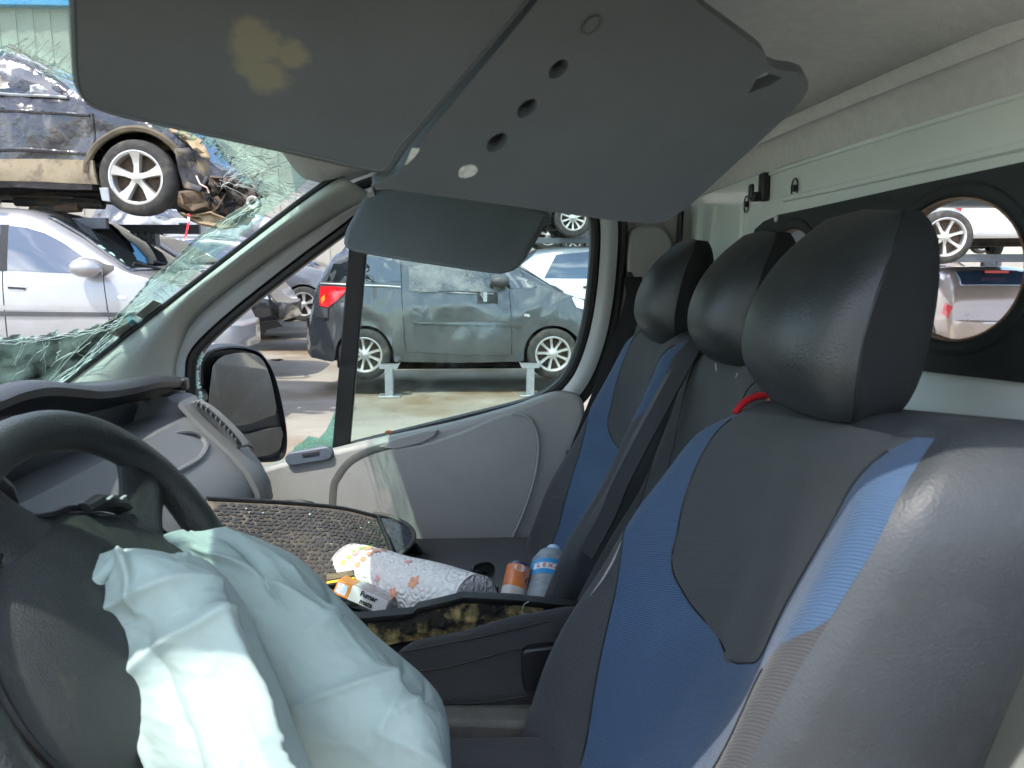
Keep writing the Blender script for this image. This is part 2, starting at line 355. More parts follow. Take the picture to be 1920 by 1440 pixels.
# ---------------- headliner, rear roof trim
def headliner():
    q = MB(); rings = []
    for i in range(13):
        x = -.42 + i * .08
        rings.append([Vector((x, .50 + 1.45 * k / 20, ROOF - .035 * abs((k - 10) / 10) ** 3.0 + .045 * max(0, (.1 - x) / .5) * (1 - abs((k - 10) / 10) ** 2) - .045 * max(0, (x - .42) / .12) ** 2)) for k in range(21)])
    q.loft([list(reversed(r)) for r in rings], False); q.build('headliner', M['liner'], van, solid=.012, off=1)
    # moulded band along the bulkhead top: follows the picture's lower edge of the lining
    def band(y): return .49 + .02 * (y - 1.2)
    ys = [.5 + 1.5 * k / 30 for k in range(31)]
    q = MB(); rings = []
    for y in ys:
        e = .012 * abs((y - 1.2) / .75) ** 2
        rings.append([Vector((.505, y, 1.828 - e)), Vector((.518, y, 1.812 - e)), Vector((.530, y, 1.815 - e)), Vector((.542, y, 1.806 - e)), Vector((.549, y, 1.786 - e)), Vector((.551, y, 1.776 - e)), Vector((.556, y, 1.770 - e)), Vector((.60, y, 1.770 - e))])
    q.loft(rings, False); q.build('roof_edge_trim', M['liner'], van, solid=.006, off=1)
headliner()

# ---------------- bulkhead with the black board and its round openings
def scanfill(loops, thick, axis_vec):
    bm = bmesh.new(); ed = []
    for lp in loops:
        vs = [bm.verts.new(p) for p in lp]
        for i in range(len(vs)): ed.append(bm.edges.new((vs[i - 1], vs[i])))
    bmesh.ops.triangle_fill(bm, use_beauty=True, edges=ed)
    geo = bm.faces[:]
    r = bmesh.ops.extrude_face_region(bm, geom=geo)
    for e in r['geom']:
        if isinstance(e, bmesh.types.BMVert): e.co += Vector(axis_vec) * thick
    bmesh.ops.recalc_face_normals(bm, faces=bm.faces)
    bm.verts.index_update(); q = MB(); q.add([v.co.copy() for v in bm.verts], [tuple(v.index for v in f.verts) for f in bm.faces]); bm.free(); return q
def circ(y, z, r, x, n=36): return [Vector((x, y + r * math.cos(2 * math.pi * k / n), z + r * math.sin(2 * math.pi * k / n))) for k in range(n)]
bulk = grp('bulkhead', 'painted metal bulkhead behind the seats')
op = round_poly([(XB, .73, 1.492), (XB, 1.45, 1.492), (XB, 1.45, 1.668), (XB, .73, 1.690)], .05, 5)
q = scanfill([round_poly([(XB, .44, .55), (XB, 2.09, .55), (XB, 2.09, 1.79), (XB, .44, 1.79)], .05, 4), op], .015, (1, 0, 0)); q.build('metal_panel', M['paint_white'], bulk)
HOLES = [(.880, 1.588, .128, .083), (1.335, 1.585, .100, .068)]
def ell(y, z, a, b, x, n=48): return [Vector((x, y + a * math.cos(2 * math.pi * k / n), z + b * math.sin(2 * math.pi * k / n))) for k in range(n)]
top = [(1408, 452), (1415, 430), (1432, 415), (1462, 402), (1530, 388), (1700, 350), (1920, 303), (2100, 262)]
bot = [(2100, 744), (1920, 718), (1745, 698), (1600, 676), (1440, 652), (1412, 630)]
outl = [P(a, b, X=XB - .016) for a, b in top + bot]
q = scanfill([outl] + [ell(y, z, a, b, XB - .016) for y, z, a, b in HOLES], .012, (1, 0, 0)); brd = q.build('board', M['board'], bulk)
for y, z, a, b in HOLES:
    q = MB(); q.loft([ell(y, z, a + d, b + d, XB - .0165 + h) for d, h in ((-.001, 0), (.0005, .012), (-.003, .012), (-.003, 0), (-.001, 0))], True, False, False); q.build('wood_edge', M['plywood'], brd)
    q = MB(); q.loft([ell(y, z, a + .001 + .008 * (1 - math.cos(t)), b + .001 + .008 * (1 - math.cos(t)), XB - .0165 - .003 * math.sin(t)) for t in [math.pi * k / 8 for k in range(9)]], True, False, False); q.build('padded_ring', M['board'], brd)
def swage(pts, r):   # pressed swages
    q = MB(); q.tube(catmull([P(a, b, X=XB - .001) for a, b in pts], 24), r, 8); q.build('pressed_swage', M['paint_white'], bulk)
swage([(1440, 328), (1483, 312), (1700, 243), (1920, 175), (2050, 134)], .0045)
swage([(1440, 322), (1483, 300), (1590, 262), (1612, 250), (1640, 244), (1760, 200), (1800, 182), (1920, 152), (2050, 110)], .004)
swage([(1472, 373), (1540, 358), (1700, 322), (1920, 272), (2050, 243)], .006)
for a, b in ((1302, 1304), (1330, 1334), (1383, 1388)):   # vertical ribs at the far end of the bulkhead
    q = MB(); q.tube([P(a + 12, 385, X=XB - .002), P(a + 2, 480, X=XB - .002), P(b - 10, 640, X=XB - .002)], .006, 6); q.build('pressed_rib', M['paint_white'], bulk)
# coat hook and the two ringed clips
q = MB(); hk = P(1440, 355, X=XB)
q.box(hk + Vector((-.008, 0, .004)), (.016, .026, .054)); q.box(hk + Vector((-.022, .004, -.014)), (.018, .024, .018)); q.box(hk + Vector((-.030, .008, -.004)), (.008, .018, .030))
q.build('coat_hook', M['black'], bulk, bevel=.004)
for a, b in ((1402, 383), (1493, 353)):
    c = P(a, b, X=XB); q = MB(); q.tube([c + Vector((-.003, .014 * math.cos(t), .017 * math.sin(t))) for t in [2 * math.pi * k / 20 for k in range(20)]], .0014, 5, True); q.box(c + Vector((-.003, 0, 0)), (.006, .008, .012)); q.build('panel_clip', M['black'], bulk)
c = P(1452, 410, X=XB - .02); q = MB(); q.lathe([(0, 0), (.006, .001), (.007, .005)], c, (1, 0, 0), 12); q.build('rivet', M['door_metal'], bulk)

# ---------------- windscreen: curved laminated sheet with the hole knocked in it
def ws_x(y, z):
    s = (z - 1.29) / .5
    return -1.03 + .66 * s - .13 * (1 - ((y - 1.2) / .78) ** 2)
def WS(px, py, off=0.0):
    r = ray(px, py); lo, hi = .3, 2.6
    f = lambda t: (CAM + r * t).x - ws_x((CAM + r * t).y, (CAM + r * t).z) - off
    prev = None
    for k in range(200):
        t = .35 + k * .012
        p = CAM + r * t; v = f(t)
        if prev is not None and (v <= 0) != (prev <= 0):
            a, b = t - .012, t
            for _ in range(30):
                mm = (a + b) / 2
                if (f(mm) <= 0) == (prev <= 0): a = mm
                else: b = mm
            return CAM + r * a
        prev = v
    return None
hole_px = [(-260, 650), (-60, 640), (0, 636), (60, 632), (130, 624), (190, 612), (215, 598), (252, 560), (290, 520), (360, 455), (430, 405), (492, 368), (478, 352), (440, 318), (405, 285), (370, 262), (300, 232), (220, 190), (137, 163), (100, 132), (60, 108), (0, 96), (-60, 92), (-260, 95)]
HOLE = []
for p in hole_px:
    w = WS(*p)
    if w: HOLE.append((w.y, w.z))
def ztop(y): return 1.80 + .085 * min(1, max(0, (1.85 - y) / .45)) - .03 * max(0, (.7 - y) / .2)
def windscreen():
    grpw = grp('windscreen', 'smashed windscreen with a jagged hole and white cracks')
    ny, nz_ = 230, 110; q = MB(); idx = {}; vs = []
    def vid(i, j):
        if (i, j) not in idx:
            s = j / nz_; y0 = .47 + .05 * s; y1 = 1.955 - .065 * s; y = y0 + (y1 - y0) * i / ny; z = 1.285 + (ztop(y) - 1.285) * s
            idx[(i, j)] = len(vs); vs.append(Vector((ws_x(y, z), y, z)) + Vector((0, 0, 0)))
        return idx[(i, j)]
    fs = []
    for i in range(ny):
        for j in range(nz_):
            s = (j + .5) / nz_; y0 = .47 + .05 * s; y1 = 1.955 - .065 * s; y = y0 + (y1 - y0) * (i + .5) / ny; z = 1.285 + (ztop(y) - 1.285) * s
            jy = .009 * noise.noise(Vector((y * 28, z * 28, 0))) + .004 * noise.noise(Vector((y * 90, z * 90, 3)))
            if inside(HOLE, y + jy, z + jy * 1.3): continue
            fs.append((vid(i, j), vid(i + 1, j), vid(i + 1, j + 1), vid(i, j + 1)))
    q.add(vs, fs)
    gm = glass_mat('green_windscreen_glass', (.82, .945, .895), .06, dirt=.16, dirtcol=(.6, .75, .68), dscale=9, dlo=.45, dhi=.8)
    q.build('glass', gm, grpw, solid=.003)
    # crack slivers: raised white splinter lines along the glass
    cm = bpy.data.materials.new('white_glass_splinters'); cm.use_nodes = True; b = cm.node_tree.nodes['Principled BSDF']; b.inputs['Base Color'].default_value = (.90, .98, .96, 1); b.inputs['Roughness'].default_value = .15; b.inputs['Transmission Weight'].default_value = .0; b.inputs['Subsurface Weight'].default_value = 0
    q = MB(); rnd = random.Random(5)
    def crack(pts, w, off=-.002):
        pth = []
        for a, bb in pts:
            v = WS(a, bb)
            if v: pth.append(v + Vector((.004, 0, -.002)))
        if len(pth) > 1: q.tube(pth, w, 4)
    def wob(a, b, n=7, amp=2.2):
        return [(a[0] + (b[0] - a[0]) * k / n + rnd.uniform(-amp, amp) * (0 < k < n), a[1] + (b[1] - a[1]) * k / n + rnd.uniform(-amp, amp) * (0 < k < n)) for k in range(n + 1)]
    # along the rim of the hole, lower left corner fan, along the pillar, upper edge
    for rep in range(3):
        for a, b in zip(hole_px[1:12], hole_px[2:13]):
            d = rep * 3.0 + rnd.uniform(0, 3); nx, ny_ = .55, .83
            crack(wob((a[0] + nx * d, a[1] + ny_ * d), (b[0] + nx * d, b[1] + ny_ * d), 6, 2.4), rnd.uniform(.0003, .0008))
    for k in range(9):
        a = (200 + rnd.uniform(-20, 25), 610 + rnd.uniform(-5, 30)); crack(wob(a, (85 + k * 5 + rnd.uniform(-10, 10), 716), 8, 2), rnd.uniform(.0004, .0013))
    for k in range(12):
        a = (rnd.uniform(0, 200), 640); crack(wob(a, (a[0] - rnd.uniform(-40, 80), a[1] + rnd.uniform(30, 80)), 6, 4), rnd.uniform(.0003, .0007))
    for k in range(36):
        t = rnd.random(); a = (200 + 300 * t, 612 - 240 * t); L_ = rnd.uniform(18, 75); an = rnd.uniform(-1.1, 1.2)
        crack(wob(a, (a[0] + L_ * math.cos(an), a[1] + L_ * math.sin(an)), 6, 3), rnd.uniform(.0003, .0008))
    for k in range(70):      # crazed patch right of the wreck
        a = (rnd.uniform(395, 500), rnd.uniform(272, 350)); L_ = rnd.uniform(15, 60); an = rnd.choice([.35, .45, -.6, -.5, .9]) + rnd.uniform(-.2, .2)
        crack(wob(a, (a[0] + L_ * math.cos(an), a[1] + L_ * math.sin(an)), 5, 2), rnd.uniform(.0003, .0009))
    for k in range(22):      # long cracks to the upper pillar
        a = (rnd.uniform(480, 520), rnd.uniform(330, 380)); crack(wob(a, (rnd.uniform(540, 610), rnd.uniform(318, 400)), 6, 3), rnd.uniform(.0003, .0008))
    for k in range(34):      # top left flap
        a = (rnd.uniform(0, 130), 96 + rnd.uniform(-8, 6) + 60 * 0); a = (a[0], 96 + .45 * a[0] + rnd.uniform(-22, 0)); L_ = rnd.uniform(12, 55); an = rnd.choice([-.9, -.8, .4, -.7]) + rnd.uniform(-.2, .2)
        crack(wob(a, (a[0] + L_ * math.cos(an), a[1] + L_ * math.sin(an)), 5, 1.5), rnd.uniform(.0002, .0006))
    for rep in range(4):
        crack(wob((0, 93 - rep * 4), (137, 160 - rep * 4), 12, 3), rnd.uniform(.0003, .0007))
    o = q.build('crack_line', cm, grpw, smooth=False); o['kind'] = 'stuff'
    # inspection stickers
    st = mat('grey_backed_sticker', (.30, .30, .27), .7, var=.2, vs=60); stb = mat('blue_sticker', (.15, .42, .55), .6, var=.15, vs=40)
    for pts, mm, lab in (([(255, 590), (288, 563), (305, 570), (270, 598)], st, 'grey sticker on the glass edge'), ([(203, 625), (240, 605), (250, 612), (265, 617), (225, 632)], st, 'peeling sticker with a blue edge'), ([(240, 605), (248, 598), (264, 610), (262, 617)], stb, None)):
        q = MB(); q.prism([WS(*p, off=.006) for p in pts], (-.0015, 0, 0)); o = q.build('sticker', mm, grpw, smooth=False)
        if lab: o['label'] = lab
windscreen()
# header over the windscreen
q = MB(); rings = []
for k in range(25):
    y = .5 + 1.42 * k / 24; zt = ztop(y); x0 = ws_x(y, zt)
    rings.append([Vector((x0 - .03, y, zt + .01)), Vector((x0 - .012, y, zt - .015)), Vector((x0 + .015, y, zt - .022)), Vector((x0 + .06, y, zt - .015)), Vector((x0 + .13, y, zt + .01)), Vector((x0 + .20, y, max(zt + .03, 1.85)))])
q.loft(rings, False); q.build('header_trim', M['liner'], van, solid=.01, off=1)

# ---------------- far windscreen pillar with its trim
def pillar():
    le = [(95, 745), (130, 716), (240, 630), (350, 545), (470, 452), (560, 383), (612, 346), (640, 330)]
    ri = [(325, 760), (318, 712), (322, 672), (352, 600), (430, 530), (540, 450), (640, 388), (690, 362)]
    yl = [1.93, 1.93, 1.92, 1.91, 1.90, 1.885, 1.87, 1.865]; yr = [1.99, 1.99, 1.985, 1.975, 1.955, 1.935, 1.915, 1.90]
    A = catmull([P(*p, Y=y) for p, y in zip(le, yl)], 30); B = catmull([P(*p, Y=y) for p, y in zip(ri, yr)], 30)
    q = MB(); rings = []
    for a, b in zip(A, B):
        r = [a + Vector((0, .05, 0))]
        for k in range(9):
            t = k / 8; r.append(a.lerp(b, t) + Vector((0, -.035 * math.sin(math.pi * min(1, t * 1.0)) ** .8, 0)))
        r.append(b + Vector((.004, .06, -.004))); rings.append(r)
    q.loft(rings, False); q.build('pillar_trim', M['pillar'], van, solid=.004)
    q = MB(); q.tube([a + Vector((-.004, -.004, .002)) for a in A], .006, 6); q.build('windscreen_seal', M['rubber'], van)
pillar()
# ---------------- passenger door
door = grp('passenger_door', 'grey trimmed passenger door with a dusty window')
# window opening: closed loop in the door plane
win_px = [(372, 760), (368, 700), (378, 660), (440, 600), (540, 520), (640, 445), (700, 405), (780, 392), (950, 392), (1060, 394), (1098, 402), (1108, 425), (1106, 500), (1097, 580), (1082, 645), (1060, 697), (1030, 728), (990, 748), (900, 772), (760, 806), (640, 836), (520, 872), (440, 900), (395, 880)]
def yw(z): return 2.075 - .11 * max(0, z - 1.1)
def on_win(px, py, dy=0):
    p = P(px, py, Y=2.05)
    for _ in range(4): p = P(px, py, Y=yw(p.z) + dy)
    return p
loop = [on_win(*p) for p in win_px]
def closed_smooth(lp, n):
    m = len(lp); ext = lp[-2:] + lp + lp[:3]; c = catmull(ext, (len(ext) - 1) * n + 1); return c[2 * n: (m + 2) * n]
loop = closed_smooth(loop, 4)
cen = sum(loop, Vector()) / len(loop)
def offset_loop(lp, d):
    out = []; m = len(lp)
    for i, p in enumerate(lp):
        t = (lp[(i + 1) % m] - lp[i - 1]); nrm = Vector((t.z, 0, -t.x)).normalized()
        if nrm.dot(p - cen) < 0: nrm = -nrm
        out.append(p + nrm * d)
    return out
def frame(name, d0, d1, y0, y1, m, parent, bev=.0):
    a = offset_loop(loop, d0); b = offset_loop(loop, d1); q = MB(); rings = []
    for p, r in zip(a, b):
        rings.append([p + Vector((0, y1, 0)), p + Vector((0, y0 + .008, 0)), p.lerp(r, .3) + Vector((0, y0, 0)), p.lerp(r, .7) + Vector((0, y0, 0)), r + Vector((0, y0 + .008, 0)), r + Vector((0, y1, 0))])
    rings.append(rings[0]); q.loft(rings, True, False, False); return q.build(name, m, parent)
frame('window_seal', -.002, .022, -.022, .02, M['rubber'], door)
frame('door_frame', .022, .066, -.030, .05, M['door_metal'], door)
frame('door_opening_seal', .068, .092, -.020, .03, M['rubber'], van)
# outer door skin below the window
q = MB(); sk = [on_win(*p, dy=.02) for p in [(395, 880), (520, 872), (640, 840), (900, 776), (1030, 732), (1075, 700)]]
q.loft([[p + Vector((0, .0, 0)) for p in sk], [Vector((p.x, 2.13, p.z - .06)) for p in sk], [Vector((p.x, 2.15, .9)) for p in sk], [Vector((p.x, 2.12, .55)) for p in sk]], False); q.build('outer_skin', M['paint_outer'], door)
# rear pane, dusty; front pane is gone but for the granulated corner
gm = glass_mat('dusty_green_side_glass', (.85, .935, .905), .12, dirt=.15, dirtcol=(.55, .62, .56), dscale=12, dlo=.5, dhi=.9)
pane = [on_win(*p, dy=.004) for p in [(672, 470), (700, 400), (780, 388), (950, 388), (1098, 396), (1112, 425), (1110, 500), (1100, 582), (1086, 647), (1064, 700), (1032, 732), (990, 752), (900, 777), (760, 811), (640, 842)]]
q = MB(); q.prism(pane, (0, .004, 0)); q.build('window_pane', gm, door, smooth=False)
cr_m = glass_mat('granulated_green_glass', (.55, .78, .70), .2, crack=330, dirt=.5, dirtcol=(.45, .75, .65), dscale=60, dlo=.3, dhi=.7)
sh = [(536, 868), (552, 838), (566, 830), (578, 818), (598, 822), (612, 806), (620, 790), (632, 762), (640, 752), (642, 770), (634, 842), (560, 866)]
q = MB(); q.prism([on_win(*p, dy=.003) for p in sh], (0, .004, 0)); o = q.build('shattered_pane', cr_m, door, smooth=False); o['label'] = 'granulated remains of the front pane'
q = MB(); rnd = random.Random(3)
for k in range(60):
    t = rnd.random(); p = on_win(372 + 4 * math.sin(t * 9) + rnd.uniform(-2, 3), 640 + 120 * t, dy=-.004); q.ico(p, rnd.uniform(.002, .005), jit=.4, sub=1)
gran = mat('glass_granules', (.55, .78, .72), .1, var=.2); o = q.build('glass_granule', gran, door, smooth=False); o['kind'] = 'stuff'
# divider bar
q = MB(); a0, a1 = on_win(656, 440, -.012), on_win(690, 440, -.012); b0, b1 = on_win(622, 850, -.012), on_win(655, 840, -.012)
q.prism([a0, a1, b1, b0], (0, .022, 0)); q.build('divider_bar', M['rubber'], door, bevel=.003)
# inner trim panel
def at_door(px, py, y=2.0): return P(px, py, Y=y)
tr_top = [(455, 893), (490, 880), (540, 866), (620, 847), (720, 824), (850, 796), (960, 766), (1010, 748), (1045, 737), (1075, 738), (1093, 752), (1097, 785), (1088, 840), (1065, 905)]
tr_bot = [(985, 1160), (900, 1260), (700, 1300), (480, 1260), (400, 1100)]
outl = catmull([at_door(*p) for p in tr_top], 40) + [at_door(*p) for p in tr_bot]
q = MB(); q.prism(outl, (0, .055, 0)); q.build('trim_panel', M['trim'], door, bevel=.012, seg=3)
ins = [(622, 1040), (624, 930), (634, 893), (664, 862), (720, 843), (790, 833), (860, 812), (920, 786), (960, 775), (990, 783), (1006, 810), (1009, 850), (1000, 905), (978, 970), (950, 1030), (915, 1100), (800, 1150), (630, 1150)]
outl = closed_smooth([at_door(*p, y=1.993) for p in ins], 3)
q = MB(); q.prism(outl, (0, .02, 0)); q.build('trim_insert', M['trim'], door, bevel=.006, seg=3)
q = MB(); q.tube(catmull([at_door(*p, y=1.988) for p in ins[8:15]], 40), .0036, 8); q.build('trim_ridge', M['trim_groove'], door)
q = MB(); g1 = [(622, 1060), (624, 930), (634, 893), (664, 860), (720, 838), (790, 826)]
A = catmull([at_door(*p, y=1.9925) for p in g1], 24); q.tube(A, .010, 8, ry=.0015, up=(0, 1, 0)); q.build('trim_groove', mat('dark_grey_trim_channel', (.11, .112, .108), .6, bump=.3, bs=420, btype='voronoi'), door)
# grab recess scoop at the sill ledge
sc_px = [(706, 838), (745, 822), (800, 808), (822, 806), (815, 818), (790, 832), (740, 843)]
q = MB(); q.prism([at_door(*p, y=1.9905) for p in sc_px], (0, .012, 0)); q.build('grab_recess', M['trim'], door, bevel=.003)
# lock bezel on the ledge
def disc(px, py, y, rx, rz, tilt=0):
    c = P(px, py, Y=y); return [c + Vector((rx * math.cos(t) * math.cos(tilt) - rz * math.sin(t) * math.sin(tilt), 0, rx * math.cos(t) * math.sin(tilt) + rz * math.sin(t) * math.cos(tilt))) for t in [2 * math.pi * k / 28 for k in range(28)]]
def slotshape(px, py, y, hx, r, tilt):
    c = P(px, py, Y=y); pts = []
    for k in range(13): t = -math.pi / 2 + math.pi * k / 12; pts.append((hx + r * math.cos(t), r * math.sin(t)))
    for k in range(13): t = math.pi / 2 + math.pi * k / 12; pts.append((-hx + r * math.cos(t), r * math.sin(t)))
    return [c + Vector((a * math.cos(tilt) - b * math.sin(tilt), 0, a * math.sin(tilt) + b * math.cos(tilt))) for a, b in pts]
bez = mat('slate_blue_plastic', (.10, .125, .16), .4, var=.1)
q = MB(); q.prism(slotshape(579, 856, 1.988, .045, .018, .16), (0, .02, 0)); lb = q.build('lock_bezel', bez, door, bevel=.003)
q = MB(); q.prism(slotshape(582, 851, 1.985, .018, .005, .16), (0, .01, 0)); q.build('lock_slider', M['dash_dark'], lb, bevel=.001)
q = MB(); q.tube([P(*p, Y=1.975) for p in [(512, 948), (530, 942), (565, 941), (586, 945), (594, 952)]], .006, 8); q.build('door_pull', M['black'], door)
q = MB(); q.ico(P(729, 810, Y=1.99), .006, (2, .4, .8), .3, 1); q.build('rust_fleck', mat('orange_fleck', (.55, .16, .05), .7), door)

# ---------------- pillar behind the passenger door, belt and guide
bp = grp('belt_pillar', 'grey pillar trim with the passenger belt guide')
yv = 2.035
q = MB(); q.prism([P(1160, 380, Y=yv), P(1282, 380, Y=yv), P(1282, 560, Y=yv), P(1230, 800, Y=yv), P(1080, 1100, Y=yv), P(1020, 1100, Y=yv), P(1120, 740, Y=yv), P(1150, 560, Y=yv)], (0, .05, 0)); q.build('pillar_cover', M['trim'], bp, bevel=.01)
q = MB(); gd = round_poly([P(*p, Y=2.0) for p in [(1183, 425), (1240, 420), (1262, 450), (1262, 560), (1215, 560), (1178, 545), (1176, 470)]], .03, 5)
q.prism(gd, (0, .06, 0)); q.build('guide_cover', M['trim'], bp, bevel=.008)
q = MB(); q.prism(round_poly([P(*p, Y=1.996) for p in [(1172, 512), (1184, 508), (1198, 540), (1204, 552), (1180, 556)]], .01, 3), (0, .02, 0)); q.build('belt_slot', M['rubber'], bp, bevel=.003)
q = MB(); q.tube([P(1277, 395, Y=2.02), P(1273, 465, Y=2.02)], .008, 6); q.build('gap_seal', M['rubber'], bp)
def ribbon(pts, w, t, wid_dir=None, n=30):
    pts = catmull(pts, n); q = MB(); rings = []
    for i, p in enumerate(pts):
        tn = (pts[min(i + 1, n - 1)] - pts[max(i - 1, 0)]).normalized(); sd = (Vector(wid_dir) - tn * tn.dot(Vector(wid_dir))).normalized(); nn = tn.cross(sd)
        rings.append([p - sd * w / 2 - nn * t / 2, p + sd * w / 2 - nn * t / 2, p + sd * w / 2 + nn * t / 2, p - sd * w / 2 + nn * t / 2])
    q.loft(rings); return q
q = ribbon([P(1186, 520, Y=1.99), P(1190, 560, Y=1.965), P(1165, 640, Y=1.93), P(1120, 760, Y=1.90), P(1078, 868, Y=1.88), P(1060, 950, Y=1.88)], .048, .003, (1, 0, -.1)); q.build('belt_webbing', M['belt'], bp)
q = MB(); q.box(P(1072, 862, Y=1.87), (.03, .02, .05)); q.build('belt_buckle', M['black'], bp, bevel=.006)

# ---------------- wing mirror outside
mir = grp('wing_mirror', 'black two pane wing mirror outside the passenger door')
def MP(px, py, d=0):      # the mirror plane faces backward along the van
    return P(px, py, Y=2.17 + (px - 372) / 162 * .26) + Vector((-.84, .54, 0)) * d
mo = [(372, 700), (378, 668), (398, 653), (440, 648), (478, 656), (500, 680), (514, 712), (526, 760), (534, 810), (533, 845), (522, 862), (490, 866), (440, 860), (395, 850), (376, 800)]
mo = closed_smooth([MP(*p) for p in mo], 3); mc = sum(mo, Vector()) / len(mo)
q = MB(); rings = []
for s_, d in ((.93, .004), (.97, -.012), (1.0, -.010), (1.03, .02), (1.0, .07), (.85, .12), (.5, .15)):
    rings.append([mc + (p - mc) * s_ + Vector((-.84, .54, 0)) * d for p in mo])
q.loft(rings); q.build('mirror_housing', M['black'], mir)
mm = mat('dusty_mirror_glass', (.36, .38, .38), .04, metal=1, var=.08, vs=20, col2=(.20, .20, .18), c2s=160, c2lo=.60, c2hi=.68)
for pts in ([(388, 700), (392, 680), (408, 666), (445, 660), (476, 668), (494, 692), (510, 735), (518, 788), (470, 800), (420, 803), (390, 795)], [(404, 815), (460, 812), (519, 799), (524, 828), (518, 846), (480, 856), (430, 850)]):
    q = MB(); lp = closed_smooth([MP(*p, d=-.012) for p in pts], 2); c = sum(lp, Vector()) / len(lp)
    lp = [p + Vector((-.84, .54, 0)) * (-.14 * (p.z - c.z)) for p in lp]
    q.prism(lp, Vector((-.84, .54, 0)) * .006); q.build('mirror_glass', mm, mir, smooth=False)
q = MB(); q.tube([MP(400, 730, d=.06), P(372, 745, Y=2.16), P(362, 750, Y=2.08)], .025, 8); q.build('mirror_arm', M['black'], mir)

# ---------------- dashboard
dash = grp('dashboard', 'grey dashboard with a charcoal top pad')
prof = [(-.735, 1.292), (-.715, 1.290), (-.70, 1.270), (-.675, 1.238), (-.635, 1.195), (-.59, 1.150), (-.555, 1.105), (-.535, 1.06), (-.53, 1.02), (-.555, .985), (-.62, .96), (-.75, .93)]
q = MB(); rings = []
for k in range(28):
    y = .52 + 1.375 * k / 27; bul = -.05 * max(0, 1 - ((y - 1.25) / .75) ** 2) * 0
    e = max(0, (y - 1.82) / .075); cx, cz = -.64, 1.13; s = 1 - .10 * e * e; rc = min(1, max(0, (1.80 - y) / .06))
    pr = [(x - rc * (.10, .09, .055, .0)[i], z - rc * (.05, .06, .03, .0)[i]) if i < 4 else (x, z) for i, (x, z) in enumerate(prof)]
    rings.append([Vector((cx + (x - cx) * s + bul - .02 * (1.9 - y), y, cz + (z - cz) * s)) for x, z in pr])
q.loft(rings, False); q.add(rings[-1], [tuple(range(len(prof)))]); q.build('lower_panel', M['dash'], dash)
# top pad: slab from the windscreen base to a rolled lip, wavy where it rises over the instruments
lip = [(345, 711, 1.86), (300, 712, 1.74), (240, 724, 1.60), (190, 729, 1.48), (140, 724, 1.38), (90, 721, 1.29), (40, 730, 1.20), (-10, 748, 1.12), (-120, 772, .98), (-330, 800, .78)]
LP = catmull([P(a, b, Y=y) for a, b, y in lip], 60); q = MB(); rings = []
for p in LP:
    fr = Vector((ws_x(p.y, 1.29) + .03, p.y, 1.300))
    rings.append([fr, fr.lerp(p, .5) + Vector((0, 0, .004)), p + Vector((-.03, 0, .004)), p + Vector((-.008, 0, .001)), p + Vector((0, 0, -.006)), p + Vector((-.004, 0, -.016)), p + Vector((-.03, 0, -.022)), p + Vector((-.07, 0, -.05)), p + Vector((-.075, 0, -.10)), Vector((-.76, p.y, 1.20))])
q.loft(rings, False); q.build('top_pad', M['dash_dark'], dash, solid=.004)
q = MB(); p = LP[0]; q.box(p + Vector((-.028, .004, -.012)), (.07, .03, .03)); q.build('pad_end_cap', M['dash_dark'], dash, bevel=.006)
# side demister vent with its bars
vt = [(366, 757), (392, 772), (418, 795), (440, 818), (458, 842)]
VP_ = catmull([P(*p, Y=1.83) for p in vt], 20)
q = MB(); q.strip(VP_, lambda i, p, t: [p + Vector((-.016, -.004, -.012)), p + Vector((-.012, -.012, .004)), p + Vector((0, -.014, .008)), p + Vector((.012, -.002, .008)), p + Vector((.016, .012, -.004))]); vent = q.build('side_vent', M['dash'], dash, solid=.004)
q = MB(); q.tube([p + Vector((0, -.016, .010)) for p in VP_[1:-1]], .009, 8, ry=.004); q.build('vent_slot', M['rubber'], vent)
for k in range(10):
    i = 2 + k * 1.6; p = VP_[int(i)].lerp(VP_[min(19, int(i) + 1)], i % 1) + Vector((0, -.018, .012)); q = MB(); q.box(p, (.003, .022, .008), ); q.build('vent_bar', M['dash'], vent)
# glovebox lid with a raised lip and oval recess
def dash_pt(px, py):
    """the point of the sloping fascia seen at a pixel"""
    r = ray(px, py); best = None
    for k in range(1, 260):
        t = 1.1 + k * .005; p = CAM + r * t
        if p.y > 1.9: break
        x = p.x + .02 * (1.9 - p.y)
        zz = lerp_tab([(a, b) for a, b in prof[:9]], x)
        if x < prof[0][0]: continue
        if p.z <= zz: return p
    return P(px, py, Y=1.85)
gl = [(250, 926), (300, 902), (340, 882), (372, 862), (385, 840), (376, 822), (352, 812), (318, 812)]
o1 = catmull([dash_pt(*p) for p in gl], 40); nrm = Vector((.62, -.15, .77))
q = MB(); q.tube([p + nrm * (.002 - .008 * (abs(k - 19.5) / 19.5) ** 6) for k, p in enumerate(o1)], [.007 * (1 - (abs(k - 19.5) / 19.6) ** 8) + .0004 for k in range(40)], 8); q.build('fascia_lip', M['dash'], dash)
for k in range(6):
    y = 1.52 + .042 * k; p = Vector((-.532 - .02 * (1.9 - y), y, 1.0)); q = MB(); q.box(p, (.022, .016, .030)); q.build('grille_tooth', M['dash'], dash, bevel=.002)
q = MB(); rings = []
for y, s, o_ in ((1.775, .97, 0), (1.78, 1.03, .006), (1.80, 1.045, .010), (1.87, 1.04, .008), (1.895, 1.0, 0), (1.905, .9, -.01)):
    cx, cz = -.66, 1.13; rings.append([Vector((cx + (x - cx) * s + o_, y, cz + (z - cz) * s)) for x, z in prof[2:10]])
q.loft(rings, False); q.add(rings[-1], [tuple(range(8))]); q.build('fascia_end', M['dash'], dash)
